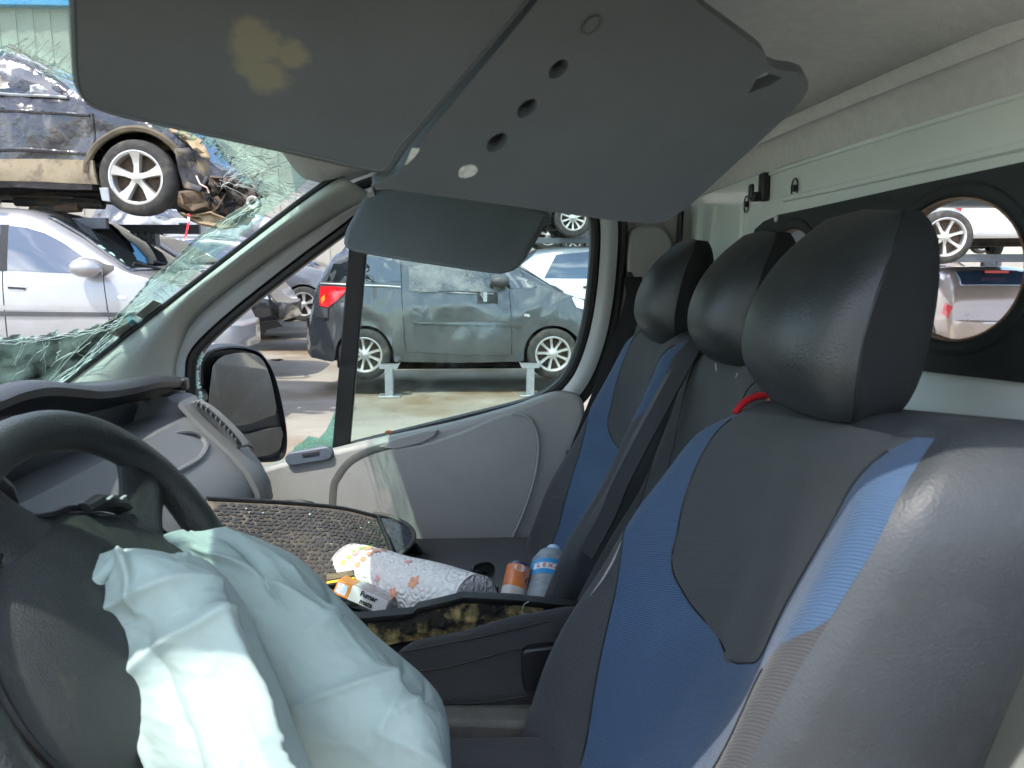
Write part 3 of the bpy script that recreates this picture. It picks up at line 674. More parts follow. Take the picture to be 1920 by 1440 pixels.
q = MB(); q.tube([Vector((-.545 - .02 * (1.9 - y), y, .995)) for y in (1.40, 1.55, 1.70, 1.76)], .016, 8); q.build('fascia_gap', M['rubber'], dash)
# instrument cowl in front of the driver
q = MB(); rings = []
for k in range(13):
    a = math.pi * k / 12; rings.append([Vector((x, .78 + (.21 - .02 * i) * math.cos(a), z0 + (.085 - .01 * i) * math.sin(a))) for i, (x, z0) in enumerate(((-.60, 1.29), (-.66, 1.29), (-.80, 1.27), (-.9, 1.26)))])
q.loft(rings, False); q.build('instrument_cowl', M['dash_dark'], dash, solid=.008)
q = MB(); q.box((-.70, .79, 1.26), (.02, .36, .15)); q.build('instrument_face', M['black'], dash)
q = MB(); q.tube([(-.62, .72, 1.15), (-.38, .712, 1.245)], .04, 12); q.build('steering_column', M['dash_dark'], dash)

# ---------------- steering wheel
sw = grp('steering_wheel', 'worn black steering wheel with a burst airbag cover')
WC = Vector((-.341, .709, 1.260)); PH = R(65.4); PS = -.072
wa = Vector((-math.cos(PH) * math.cos(PS), -math.cos(PH) * math.sin(PS), math.sin(PH))); wyv = Vector((-math.sin(PS), math.cos(PS), 0)); wnv = wa.cross(wyv)
if wnv.x < 0: wnv = -wnv
def WP(al, rho, h=0): return WC + wyv * (rho * math.cos(al)) + wa * (rho * math.sin(al)) + wnv * h
q = MB(); rings = []
for k in range(72):
    al = 2 * math.pi * k / 72; fat = .0195 + .0012 * math.cos(4 * al)
    rings.append([WP(al, .196 + fat * math.cos(t), fat * 1.0 * math.sin(t)) for t in [2 * math.pi * j / 16 for j in range(16)]])
rings.append(rings[0]); q.loft(rings, True, False, False); q.build('rim', M['wheel_black'], sw)
def spoke(al, w0, w1, r0, r1):
    q = MB(); rings = []
    for k in range(9):
        t = k / 8; rho = r0 + (r1 - r0) * t; w = w0 + (w1 - w0) * t + .012 * (2 * t - 1) ** 2; h = .010 * (1 - t) + .002
        c = WP(al, rho); dirx = (WP(al + .01, rho) - WP(al, rho)).normalized()
        rings.append([c + dirx * w * math.cos(s) + wnv * (h - .012 + .016 * math.sin(s)) for s in [2 * math.pi * j / 14 for j in range(14)]])
    q.loft(rings); q.build('spoke', M['wheel_black'], sw)
spoke(R(122), .036, .034, .09, .19); spoke(R(36), .030, .028, .09, .19)
# hub pad: shield-shaped dome
def pad_r(al):
    d = math.degrees(al) % 360
    return smooth_tab([(0, .148), (22, .122), (50, .110), (75, .110), (95, .118), (125, .146), (165, .163), (205, .162), (240, .152), (270, .145), (300, .148), (340, .155), (360, .148)], d)
q = MB(); rings = []
for i in range(13):
    t = i / 12; rings.append([WP(2 * math.pi * k / 72, pad_r(2 * math.pi * k / 72) * (1 - (1 - t) ** 1) if i else .0005, .030 * (1 - t ** 3.2) ** .8 - .002 + .006 * (1 - t)) for k in range(72)])
q.loft(rings, True, True, False); q.loft([rings[-1], [p - wnv * .03 for p in rings[-1]]], True, False, False); q.build('hub_pad', M['pad'], sw)
q = MB(); q.tube([WP(2 * math.pi * k / 72, pad_r(2 * math.pi * k / 72) + .002, .002) for k in range(72)], .0035, 6, True); q.build('pad_seam', M['rubber'], sw)
pod = MB(); pod.tube([WP(R(86), .112, .012), WP(R(80), .115, .018), WP(R(64), .113, .018), WP(R(57), .112, .012)], .0095, 8, ry=.006); po = pod.build('button_pod', M['black'], sw)
wt = mat('faint_white_print', (.4, .42, .42), .6)
for a in (R(77), R(67)):
    q = MB(); c = WP(a, .113, .0275); q.box(c, (.003, .009, .0015)); q.build('button_print', wt, po)
# deflated airbag: two folded lobes of one bag
def sheet(ctrl, nu, nv, folds, amp, seed):
    rows = [[P(a, b, Y=y) for a, b, y in r] for r in ctrl]
    rows = [catmull(r, nu) for r in rows]; cols = [catmull([rows[i][j] for i in range(len(rows))], nv) for j in range(nu)]
    grid = [[cols[j][i] for j in range(nu)] for i in range(nv)]; out = []
    for i in range(nv):
        ro = []
        for j in range(nu):
            a = grid[min(i + 1, nv - 1)][j] - grid[max(i - 1, 0)][j]; b = grid[i][min(j + 1, nu - 1)] - grid[i][max(j - 1, 0)]
            nn = a.cross(b)
            if nn.length > 0: nn.normalize()
            if nn.y > 0: nn = -nn
            u, v = j / (nu - 1), i / (nv - 1); h = 0
            for (u0, v0, u1, v1, wd, ht) in folds:
                dx, dy = u1 - u0, v1 - v0; l2 = dx * dx + dy * dy; t = max(0, min(1, ((u - u0) * dx + (v - v0) * dy) / l2)); d = math.hypot(u - u0 - t * dx, v - v0 - t * dy)
                h += ht * math.exp(-abs(d / wd) ** 1.15) * (math.sin(math.pi * min(1, max(0, .12 + .76 * t))) ** .7)
            q_ = Vector((u * 3 + seed, v * 3.6, seed)); 
            rdg = 1 - abs(noise.noise(q_ * 1.3)) * 2
            rd2 = 1 - abs(noise.noise(q_ * 3.3 + Vector((3, 1, 0)))) * 2; rd3 = 1 - abs(noise.noise(Vector((u * 9 + seed, v * 22, 4)))) * 2
            h += amp * noise.noise(q_) + amp * .5 * rdg * rdg + amp * .30 * rd2 * abs(rd2) + amp * .16 * rd3 * abs(rd3) + amp * .25 * noise.noise(q_ * 3.1)
            h *= (.25 + .75 * min(1, 6 * u * (1 - u) + .0))
            ro.append(grid[i][j] + nn * h)
        out.append(ro)
    return out
near = [[(152, 1056, 0.686), (199, 1036, 0.683), (244, 1032, 0.695), (312, 1036, 0.707), (380, 1046, 0.726), (425, 1085, 0.751)],
        [(122, 1100, 0.664), (178, 1088, 0.658), (251, 1052, 0.673), (340, 1062, 0.686), (420, 1094, 0.707), (462, 1140, 0.751)],
        [(130, 1146, 0.671), (170, 1152, 0.658), (254, 1140, 0.658), (342, 1130, 0.661), (432, 1140, 0.683), (488, 1205, 0.739)],
        [(172, 1225, 0.667), (198, 1215, 0.655), (266, 1192, 0.654), (362, 1186, 0.648), (456, 1196, 0.663), (525, 1290, 0.729)],
        [(182, 1290, 0.667), (221, 1300, 0.649), (300, 1282, 0.636), (392, 1280, 0.630), (486, 1288, 0.642), (560, 1385, 0.717)],
        [(224, 1352, 0.640), (268, 1380, 0.622), (338, 1370, 0.603), (424, 1370, 0.600), (522, 1392, 0.615), (600, 1475, 0.684)],
        [(262, 1440, 0.631), (298, 1470, 0.613), (370, 1470, 0.588), (452, 1470, 0.585), (560, 1484, 0.601), (650, 1560, 0.675)],
        [(320, 1580, 0.631), (350, 1600, 0.613), (420, 1600, 0.588), (500, 1600, 0.585), (600, 1610, 0.601), (690, 1660, 0.675)]]
far = [[(280, 1012, 0.800), (330, 996, 0.819), (362, 1000, 0.831), (420, 990, 0.843), (452, 1000, 0.862), (478, 1008, 0.881)],
       [(310, 1055, 0.820), (389, 1045, 0.820), (446, 1036, 0.826), (500, 1034, 0.839), (540, 1046, 0.863), (556, 1046, 0.894)],
       [(365, 1120, 0.796), (440, 1110, 0.790), (519, 1106, 0.796), (580, 1108, 0.815), (612, 1112, 0.846), (620, 1105, 0.883)],
       [(420, 1220, 0.776), (506, 1200, 0.770), (594, 1190, 0.776), (662, 1192, 0.795), (696, 1200, 0.826), (702, 1190, 0.869)],
       [(470, 1320, 0.762), (561, 1290, 0.750), (654, 1276, 0.750), (734, 1272, 0.769), (774, 1278, 0.800), (786, 1262, 0.849)],
       [(520, 1400, 0.749), (616, 1370, 0.730), (704, 1350, 0.730), (782, 1338, 0.742), (822, 1340, 0.773), (832, 1325, 0.829)],
       [(550, 1480, 0.745), (652, 1460, 0.726), (746, 1450, 0.720), (812, 1440, 0.732), (834, 1440, 0.770), (844, 1430, 0.825)],
       [(590, 1600, 0.745), (687, 1600, 0.726), (768, 1590, 0.720), (825, 1580, 0.732), (842, 1580, 0.770), (850, 1570, 0.825)]]
fold_n = [(.02, .30, .75, .18, .03, .014), (.30, .02, .42, .30, .025, .012), (.05, .62, .95, .28, .035, .014), (.45, .45, .40, .98, .05, -.012), (.30, .10, .12, .5, .03, -.010), (.72, .35, .85, .95, .03, .010), (.1, .5, .25, .95, .03, .008), (.55, .82, .75, .86, .015, .004), (.5, .9, .62, .8, .012, .004)]
fold_f = [(.2, .1, .5, .35, .03, .012), (.35, .42, .95, .28, .02, .009), (.15, .62, .98, .52, .02, .010), (.5, .7, .95, .6, .012, .006), (.4, .75, .9, .98, .04, .010), (.45, .08, .35, .34, .03, -.012), (.6, .2, .9, .4, .03, .006), (.3, .8, .6, .62, .02, .006)]
gn = sheet(near, 120, 160, fold_n, .003, 1.3); gf = sheet(far, 120, 160, fold_f, .003, 8.1)
q = MB(); q.loft(gn, False); q.loft(gf, False); o = q.build('deflated_airbag', M['airbag'], sw, solid=.0012, angle=180); o['label'] = 'deflated pale mint airbag hanging from the wheel'

# ---------------- sun visors
def visor_mat_stain():
    m = mat('dark_grey_visor_with_mould', (.074, .090, .096), .58, var=.13, vs=7, rvar=.08, bump=.3, bs=500, btype='voronoi', dist=.0008)
    nt = m.node_tree; b = nt.nodes['Principled BSDF']; N = nt.nodes.new; K = nt.links.new
    old = b.inputs['Base Color'].links[0].from_socket; t = N('ShaderNodeTexCoord'); acc = None
    for (px, py, r, w) in ((480, 80, .022, 1), (500, 135, .018, 1), (550, 95, .015, .9), (470, 60, .016, 1), (470, 118, .014, .9), (535, 140, .010, .6)):
        c = VS(px, py); ds = N('ShaderNodeVectorMath'); ds.operation = 'DISTANCE'; K(t.outputs['Object'], ds.inputs[0]); ds.inputs[1].default_value = c
        mr = N('ShaderNodeMapRange'); mr.inputs['From Min'].default_value = 0; mr.inputs['From Max'].default_value = r * 1.25; mr.inputs['To Min'].default_value = w; mr.inputs['To Max'].default_value = 0; K(ds.outputs['Value'], mr.inputs['Value'])
        if acc is None: acc = mr.outputs[0]
        else:
            mxn = N('ShaderNodeMath'); mxn.operation = 'MAXIMUM'; K(acc, mxn.inputs[0]); K(mr.outputs[0], mxn.inputs[1]); acc = mxn.outputs[0]
    n = N('ShaderNodeTexNoise'); n.inputs['Scale'].default_value = 60; n.inputs['Detail'].default_value = 9; n.inputs['Roughness'].default_value = .7; K(t.outputs['Object'], n.inputs['Vector'])
    ad = N('ShaderNodeMath'); ad.operation = 'ADD'; K(acc, ad.inputs[0]); K(n.outputs['Fac'], ad.inputs[1])
    rp = N('ShaderNodeValToRGB'); rp.color_ramp.elements[0].position = .70; rp.color_ramp.elements[1].position = 1.0; K(ad.outputs[0], rp.inputs[0])
    sc2 = N('ShaderNodeMath'); sc2.operation = 'MULTIPLY'; sc2.inputs[1].default_value = .55; K(rp.outputs[0], sc2.inputs[0])
    mxc = N('ShaderNodeMix'); mxc.data_type = 'RGBA'; mxc.inputs['B'].default_value = (.22, .215, .13, 1); K(sc2.outputs[0], mxc.inputs['Factor']); K(old, mxc.inputs['A']); K(mxc.outputs['Result'], b.inputs['Base Color'])
    return m
# the driver visor hangs swung to the side: one plane through three surveyed corners
vA, vB, vC = P(130, -60, Y=.52), P(160, 215, Y=.60), P(1240, 418, Y=.76)
vN = (vB - vA).cross(vC - vA).normalized()
if vN.y > 0: vN = -vN
def VS(px, py, lift=0):
    r = ray(px, py); t = (vA + vN * lift - CAM).dot(vN) / r.dot(vN); return CAM + r * t
vis = grp('driver_sun_visor', 'large dark grey sun visor swung down, with mould and a row of dimples')
def slab(name, pts, th, m, parent, lift=0, rad=.02, bev=.006, n=5):
    q = MB(); q.prism(round_poly([VS(*p, lift) for p in pts], rad, n), -vN * th); return q.build(name, m, parent, bevel=bev, seg=3)
lp_ = [(118, -200), (128, 60), (134, 165), (160, 205), (215, 224), (420, 268), (560, 298), (690, 328), (735, 330), (768, 278), (800, 240), (1000, 2), (1150, -180)]
slab('visor_flap', lp_, .012, visor_mat_stain(), vis, .004, .018)
rp_ = [(1180, -220), (1010, 0), (790, 265), (762, 300), (742, 330), (690, 350), (900, 378), (1150, 414), (1225, 420), (1260, 410), (1300, 380), (1420, 270), (1500, 195), (1518, 165), (1512, 142), (1490, 134), (1462, 132), (1441, 122), (1438, 104), (1420, 88), (1300, 0), (1240, -60), (1200, -180)]
def dimple_ring(a, b, s=1.0, lift=0):
    d1 = (VS(a + 15, b - 17) - VS(a, b)) * s; d2 = d1.cross(vN).normalized() * d1.length * .64; c = VS(a, b, lift)
    return [c + d1 * math.cos(t) + d2 * math.sin(t) for t in [2 * math.pi * k / 20 for k in range(20)]]
DIM = ((1047, 130), (988, 204), (932, 268))
loops = [round_poly([VS(*p) for p in rp_], .008, 4), [VS(*p) for p in [(1404, 176), (1420, 146), (1436, 136), (1466, 146), (1446, 160)]]] + [dimple_ring(*d) for d in DIM]
q = scanfill(loops, .013, -vN); q.build('visor_panel', M['visor'], vis, bevel=.004, seg=3)
for inset, pts in ((.004, [(137, -150), (140, 60), (147, 160), (172, 196), (222, 214), (420, 257), (560, 286), (688, 314), (722, 314), (752, 270), (786, 232), (980, 2), (1125, -180)]),):
    q = MB(); q.tube(catmull([VS(*p, .0042) for p in pts], 90), .0011, 5); q.build('weld_line', M['visor'], vis)
for d in DIM:
    q = MB(); q.prism(dimple_ring(*d, s=1.15, lift=-.0125), -vN * .002); q.build('hole_backing', M['rubber'], vis)  # black plate puts the shade inside the holes into colour
q = MB(); rings = []
for s_, h in ((1.0, .0004), (.92, .0016), (.75, -.0003), (.4, -.002), (.02, -.003)):
    c = VS(1108, 44); rings.append([c + (p - c) * s_ + vN * (h + .001) for p in dimple_ring(1108, 44)])
q.loft(rings); q.build('dimple', M['visor'], vis)
scuff = mat('pale_scuff', (.42, .46, .44), .7, var=.3, vs=200)
def oval(px, py, rx, ry, an, m, nm, parent, lift=.0012):
    c = VS(px, py, lift); e1 = (VS(px + math.cos(an) * rx, py + math.sin(an) * rx, lift) - c); e2 = (VS(px - math.sin(an) * ry, py + math.cos(an) * ry, lift) - c); q = MB()
    q.prism([c + e1 * math.cos(t) * (1 + .15 * noise.noise(Vector((t, px, 0)))) + e2 * math.sin(t) for t in [2 * math.pi * k / 18 for k in range(18)]], -vN * .001); return q.build(nm, m, parent)
oval(877, 322, 19, 11, -.3, scuff, 'worn_patch', vis)
q = MB(); q.prism([VS(*p, .0055) for p in [(772, 279), (788, 279), (780, 292), (765, 307), (759, 310)]], -vN * .001); q.build('worn_patch', scuff, vis)
# passenger visor
pv = grp('passenger_sun_visor', 'dark grey passenger sun visor hanging down')
pts = [(690, 362), (760, 352), (900, 368), (1034, 398), (1028, 420), (985, 490), (968, 508), (940, 516), (880, 508), (760, 490), (664, 474), (645, 462), (650, 435)]
yy = [1.52, 1.50, 1.47, 1.44, 1.44, 1.40, 1.395, 1.39, 1.40, 1.43, 1.46, 1.465, 1.48]
q = MB(); q.prism(round_poly([P(*p, Y=y) for p, y in zip(pts, yy)], .02, 4), (-.006, .02, .004)); q.build('visor_panel', M['visor'], pv, bevel=.007, seg=4)
q = MB(); q.tube([P(695, 366, Y=1.51), P(700, 352, Y=1.53), P(745, 346, Y=1.53)], .008, 8); q.build('visor_pivot', M['trim'], pv)
q = MB(); q.prism(round_poly([P(*p, Y=1.54) for p in [(696, 350), (740, 343), (752, 347), (745, 353), (700, 356)]], .006, 3), (0, .03, .01)); q.build('pivot_bracket', M['trim'], pv, bevel=.003)
# ---------------- seats
XC = [(.80, .07), (.90, .12), (1.05, .205), (1.18, .283), (1.30, .315), (1.42, .33), (1.46, .335)]
BF = [(.80, .05), (.90, .08), (1.05, .122), (1.18, .122), (1.25, .112), (1.293, .095), (1.338, .068), (1.396, .042), (1.457, .015)]
BN = [(.80, .05), (.90, .08), (1.05, .122), (1.18, .120), (1.25, .112), (1.293, .097), (1.338, .074), (1.396, .050), (1.457, .022)]
CF = [(1.165, 0), (1.167, .025), (1.172, .058), (1.180, .09), (1.194, .119), (1.213, .145), (1.264, .164), (1.315, .182), (1.363, .190), (1.40, .186), (1.46, .186)]
CN = [(1.165, 0), (1.167, .012), (1.174, .028), (1.19, .058), (1.222, .10), (1.29, .15), (1.343, .185), (1.376, .198), (1.42, .203), (1.46, .190)]
LF = [(.8, .095), (.953, .116), (1.041, .154), (1.126, .193), (1.19, .222), (1.223, .237), (1.262, .2645), (1.46, .2645)]
LN = [(.8, .10), (.95, .122), (1.1, .165), (1.18, .188), (1.24, .205), (1.28, .228), (1.315, .2645), (1.46, .2645)]
HW0 = .265
XR = [(.80, .26), (1.0, .31), (1.23, .385), (1.35, .425), (1.45, .445)]
def make_backrest(parent, yc, hw, dx=0, blue=True, z0=.86, z1=1.445, bscale=1.0, nsub=10, tilt=0.0):
    def ZT(u, z): return z - tilt * u * min(1, max(0, (z - 1.12) / .32))
    def W_(z):
        w = hw
        if z > z1 - .10: t = (z - (z1 - .10)) / .10; w = hw - .055 * t ** 3.4
        return w
    def center_w(z, s=1): return hw / HW0 * max(0, curve_tab(CF if s > 0 else CN, z))
    def bol_w(z, s=1): return hw / HW0 * min(.2645, curve_tab(LF if s > 0 else LN, z))
    def X_(u, z):
        a = abs(u) / hw; g = min(1, max(0, (a - .18) / .82)) ** 1.15
        ed = max(0, (abs(u) - (W_(z) - .035)) / .035)
        tp = max(0, (z - (z1 - .045)) / .045)
        return smooth_tab(XC, z) * .0 + lin(XC, z) - bscale * lin(BF if u > 0 else BN, z) * g + .022 * ed ** 2.2 + .025 * tp ** 2.2 + dx
    def lin(tab, z):
        v = 0
        for k in range(-2, 3): v += lerp_tab(tab, z + k * .02)
        return v / 5
    rows = 66; zs = [z0 + (z1 - z0) * i / (rows - 1) for i in range(rows)]
    zones = {'seat_insert': [], 'blue_panel': [], 'bolster': []}
    def cols(z):
        w = W_(z); c = min(center_w(z), w); b = max(min(bol_w(z), w), c); c2 = min(center_w(z, -1), w); b2 = max(min(bol_w(z, -1), w), c2)
        return [-w, -b2, -c2, 0, c, b, w]
    def patch(k0, k1, zlo=None):
        q = MB(); rings = []
        for z in zs:
            c = cols(z); a, b = c[k0], c[k1]; zz = z + .006 * 0
            rings.append([Vector((X_(a + (b - a) * j / nsub, z), yc + a + (b - a) * j / nsub, ZT(a + (b - a) * j / nsub, z))) for j in range(nsub + 1)])
        n = nsub + 1; vs = [p for r in rings for p in r]; fs = []
        for i in range(rows - 1):
            for j in range(nsub):
                ids = (i * n + j, i * n + j + 1, (i + 1) * n + j + 1, (i + 1) * n + j)
                if (vs[ids[0]] - vs[ids[1]]).length < 1e-6 and (vs[ids[3]] - vs[ids[2]]).length < 1e-6: continue
                fs.append(tuple(reversed(ids)))
        q.add(vs, fs); return q
    c1, c2 = (M['cloth_mid'], M['blue']) if blue else (M['cloth_mid'], M['cloth_mid'])
    nsub0 = nsub; nsub = 8
    a = patch(2, 3); a.loft if False else None
    b = patch(3, 4); a.add(b.v, b.f); a.build('centre_panel', c1, parent, weld=False)
    for k in ((1, 2), (4, 5)): patch(*k).build('blue_panel' if blue else 'side_panel', c2, parent)
    for k in ((0, 1), (5, 6)): patch(*k).build('bolster', M['cloth'], parent)
    # seams where the panels are sewn together
    q = MB()
    for sgn in (-1, 1):
        q.tube([Vector((X_(sgn * min(center_w(z, sgn), W_(z)), z) - .0002, yc + sgn * min(center_w(z, sgn), W_(z)), ZT(sgn * min(center_w(z, sgn), W_(z)), z))) for z in [1.166 + (z1 - .01 - 1.166) * k / 60 for k in range(61)]], .0014, 5)
        q.tube([Vector((X_(sgn * bol_w(z, sgn), z) - .0002, yc + sgn * bol_w(z, sgn), ZT(sgn * bol_w(z, sgn), z))) for z in [z0 + (1.26 - z0) * k / 50 for k in range(51)]], .0016, 5)
    q.build('seam', M['rubber'], parent)
    # vinyl side and top: swept from the front edge to the back
    path = [(-W_(z), z) for z in zs] + [(-W_(z1) + 2 * W_(z1) * k / 30, z1) for k in range(1, 30)] + [(W_(z), z) for z in reversed(zs)]
    q = MB(); rings = []
    for i, (u, z) in enumerate(path):
        ua, za = path[max(i - 1, 0)]; ub, zb = path[min(i + 1, len(path) - 1)]; t = Vector((ub - ua, zb - za)).normalized(); nx, nzv = -t.y, t.x
        f = X_(u, z); r = lerp_tab(XR, z) + dx; ring = []
        for d, s in ((0, 0), (.004, .010), (.010, .028), (.013, .05), (.014, .5), (.013, .9), (.008, .97), (-.010, 1.0), (-.05, 1.02)):
            xx = f + s * .55 if s < .06 else f + (r - f) * max(s, .35)
            ring.append(Vector((xx, yc + u + nx * d, ZT(u, z) + nzv * d)))
        rings.append(ring)
    q.loft(rings, False); q.build('vinyl_side', M['vinyl'], parent, angle=60)
    q = MB(); bk = [Vector((lerp_tab(XR, z) + dx + .006, yc + u * .88, min(ZT(u, z), z1 - .03))) for u, z in path[::4]]
    q.add(bk, [tuple(range(len(bk)))]); q.build('seat_back', M['black'], parent)
    return X_
def make_headrest(parent, c, w=.255, h=.235, d=.135, cover=True):
    """a loaf: bulging vinyl front, flat cloth-covered rear half"""
    c = Vector(c); nu, nv = 40, 28; front = MB(); rear = MB()
    def pt(a, v, k=1.0):
        # v from 0 (bottom) to 1 (top); a = angle round the plan outline, 0 = straight to the front (-x)
        z = -h / 2 + h * v
        bul = .090 * curve_tab([(0, .50), (.08, .70), (.22, .93), (.38, 1.0), (.55, .94), (.72, .76), (.86, .50), (.95, .27), (1, .12)], v)
        wid = w / 2 * curve_tab([(0, .80), (.06, .90), (.2, .99), (.4, 1.0), (.7, .98), (.86, .91), (.95, .80), (1, .70)], v)
        rear = .048 * curve_tab([(0, .8), (.1, 1.0), (.8, .95), (.95, .75), (1, .6)], v)
        ca, sa = math.cos(a), math.sin(a); ex = .80
        px = math.copysign(abs(ca) ** (ex if ca > 0 else .6), ca); py = math.copysign(abs(sa) ** .78, sa)
        return c + Vector((-px * (bul if ca > 0 else rear) * k + .028 * (v - .5), py * wid * k, z + (.006 * (1 - k) if v > .5 else -.004 * (1 - k))))
    lim = R(74); rows_ = [(i / nv, 1.0) for i in range(nv + 1)]; rows_ = [(0, .05), (0, .6), (0, .88)] + rows_ + [(1, .88), (1, .6), (1, .05)]
    front.loft([[pt(-lim + 2 * lim * j / nu, v, k) for j in range(nu + 1)] for v, k in rows_], False)
    rear.loft([[pt(lim + (2 * math.pi - 2 * lim) * j / nu, v, k) for j in range(nu + 1)] for v, k in rows_], False)
    o = front.build('headrest', M['headrest'], parent, angle=70)
    rear.build('headrest_cover', M['headrest_cloth'], parent, angle=70)
    q = MB()
    for s in (-1, 1): q = MB(); q.tube([c + Vector((.012, s * .06, -h / 2 + .02)), c + Vector((.0, s * .06, -h / 2 - .07))], .006, 8); q.build('headrest_post', M['black'], parent)
    for sg in (-1, 1): q = MB(); q.tube([pt(sg * lim, .02 + .96 * k / 30) for k in range(31)], .0012, 5); q.build('headrest_seam', M['rubber'], parent)
ds = grp('driver_seat', 'driver seat with slate centre, blue border and vinyl sides')
make_backrest(ds, .78, .265, z1=1.432, tilt=.15)
make_headrest(ds, (.385, .80, 1.545), w=.235, h=.200)
q = MB(); q.tube(catmull([P(1560, 795, Y=.84), P(1640, 806, Y=.76), P(1702, 812, Y=.70)], 12), .010, 8, ry=.005); q.build('post_sleeve', M['black'], ds)
q = MB(); q.loft([[Vector((x, y, z)) for y, z in ((.54, .80), (.54, .90), (.58, .945), (.70, .93), (.88, .93), (.98, .945), (1.03, .90), (1.03, .80))] for x in (-.28, -.2, 0, .2)]); q.build('cushion', M['cloth'], ds, bevel=.02)
q = MB(); q.box((.0, .8, .69), (.5, .44, .24)); q.build('seat_base', M['black'], ds, bevel=.02)

q = MB(); q.tube(catmull([P(1166, 1012, Y=.995), P(1150, 1050, Y=.997), P(1130, 1085, Y=1.0), P(1105, 1118, Y=1.003)], 16), [.0002 + .0016 * math.sin(math.pi * k / 15) for k in range(16)], 5); q.build('chalky_scuff', mat('chalky_scuff', (.30, .30, .29), .9, var=.4, vs=300), ds)
bn = grp('passenger_bench', 'double passenger bench in charcoal and blue cloth')
make_backrest(bn, 1.64, .215, dx=.045, bscale=.8)
make_headrest(bn, (.430, 1.64, 1.532), w=.215, h=.210)
make_backrest(bn, 1.225, .195, dx=.062, blue=False, bscale=.35)
make_headrest(bn, (.443, 1.25, 1.538), w=.215, h=.205)
# middle belt lying over the backrest
q = ribbon([P(1312, 632, Y=1.40), P(1290, 670, Y=1.36), P(1225, 790, Y=1.33), P(1165, 905, Y=1.30), P(1140, 965, Y=1.29), P(1100, 1040, Y=1.28)], .042, .003, (.5, -.8, .2)); q.build('middle_belt', M['belt'], bn)
for a, b, y in ((1255, 652, 1.60), (1375, 690, 1.21)):
    c = P(a, b, Y=y); q = MB(); q.tube([c + Vector((-.012, .055 * math.cos(t), .02 * math.sin(t))) for t in [math.pi + math.pi * k / 16 for k in range(17)]], .0015, 5); q.build('sleeve_seam', M['trim'], bn)
# bench cushion: the tipped middle cushion whose side we look at, and the outer one behind
def cush(name, pts, y0, y1, m, bev=.02, sag=0):
    q = MB(); q.prism([P(*p, Y=y0) for p in pts], (0, y1 - y0, sag)); return q.build(name, m, bn, bevel=bev, seg=4)
cush('middle_cushion', [(735, 1222), (775, 1196), (860, 1180), (960, 1150), (1060, 1132), (1110, 1130), (1110, 1318), (985, 1318), (880, 1328), (812, 1330), (760, 1318), (735, 1270)], 1.10, 1.185, M['cloth'], .018, -.075)
q = MB(); q.loft([[Vector((x, 1.22, .80)), Vector((x, 1.22, .90)), Vector((x, 1.30, .925)), Vector((x, 1.5, .905)), Vector((x, 1.75, .885)), Vector((x, 1.9, .89)), Vector((x, 1.94, .86)), Vector((x, 1.94, .8))] for x in (-.36, -.28, .0, .22)]); q.build('outer_cushion', M['cloth'], bn, bevel=.02)
for pts in ([(752, 1222), (830, 1208), (920, 1190), (1030, 1164)], [(760, 1262), (850, 1248), (950, 1222), (1020, 1210)], [(815, 1318), (900, 1318), (985, 1306)]):
    q = MB(); q.tube(catmull([P(*p, Y=1.0985) for p in pts], 20), .0016, 5); q.build('cushion_seam', M['rubber'], bn)
q = MB(); q.prism(round_poly([P(*p, Y=1.085) for p in [(978, 1226), (990, 1218), (1060, 1210), (1060, 1300), (984, 1300), (978, 1270)]], .008, 3), (0, .02, 0)); q.build('buckle_housing', M['black'], bn, bevel=.004)
q = MB(); q.prism([P(*p, Y=1.11) for p in [(740, 1328), (1100, 1322), (1100, 1372), (740, 1372)]], (0, .5, 0)); q.build('bench_frame', M['black'], bn)
lg = mat('dusty_beige_carpet_ledge', (.16, .155, .135), .95, var=.2, vs=30, bump=.5, bs=200)
q = MB(); q.prism([P(*p, Y=1.06) for p in [(700, 1352), (830, 1352), (1000, 1358), (1080, 1362), (1080, 1402), (960, 1404), (830, 1396), (700, 1390)]], (0, .12, 0)); q.build('ledge', lg, bn, bevel=.008)
q = MB(); q.prism([P(*p, Y=1.055) for p in [(700, 1392), (1080, 1404), (1080, 1600), (700, 1600)]], (0, .12, 0)); q.build('plinth', M['vinyl'], bn, bevel=.004)
gk = MB()
for k in range(5):
    c = P(838 + k * 9, 1428 + k * 9, Y=1.0); gk.tube([c + Vector((0, 0, -.03)), c + Vector((.004, .004, .012))], .006, 8)
gk.build('lever_gaiter', M['rubber'], bn)

# ================================================================== things lying on the bench
hb = mat('dusty_black_tray', (.014, .014, .014), .5, var=.3, vs=20, bump=.3, bs=120, col2=(.05, .045, .035), c2s=16, c2lo=.55, c2hi=.75)
foam = mat('crumbling_yellow_foam', (.42, .33, .13), .95, var=.35, vs=30, bump=.8, bs=60, dist=.006, col2=(.022, .02, .016), c2s=20, c2lo=.40, c2hi=.54)
def T(name, label, cat, loc, group=None):
    o = empty(name, loc); o['_world'] = list(loc); tag(o, label, cat, group); return o
tray = T('storage_tray', 'cracked black plastic tray lined with crumbling yellow foam, lying on the bench', 'tray', P(860, 1180, Y=1.25))
def bar(pts0, pts1, th, name, m, parent, bev=.003):
    q = MB(); A = [Vector(p) for p in pts0]; B = [Vector(p) for p in pts1]
    q.loft([[a, b, b + Vector(th), a + Vector(th)] for a, b in zip(A, B)]); return q.build(name, m, parent, bevel=bev)
tt = [(560, 1160, 1.17), (600, 1156, 1.175), (690, 1156, 1.19), (775, 1147, 1.20), (784, 1138, 1.20), (830, 1128, 1.205), (868, 1118, 1.21), (960, 1122, 1.215), (1045, 1131, 1.22), (1100, 1136, 1.22)]
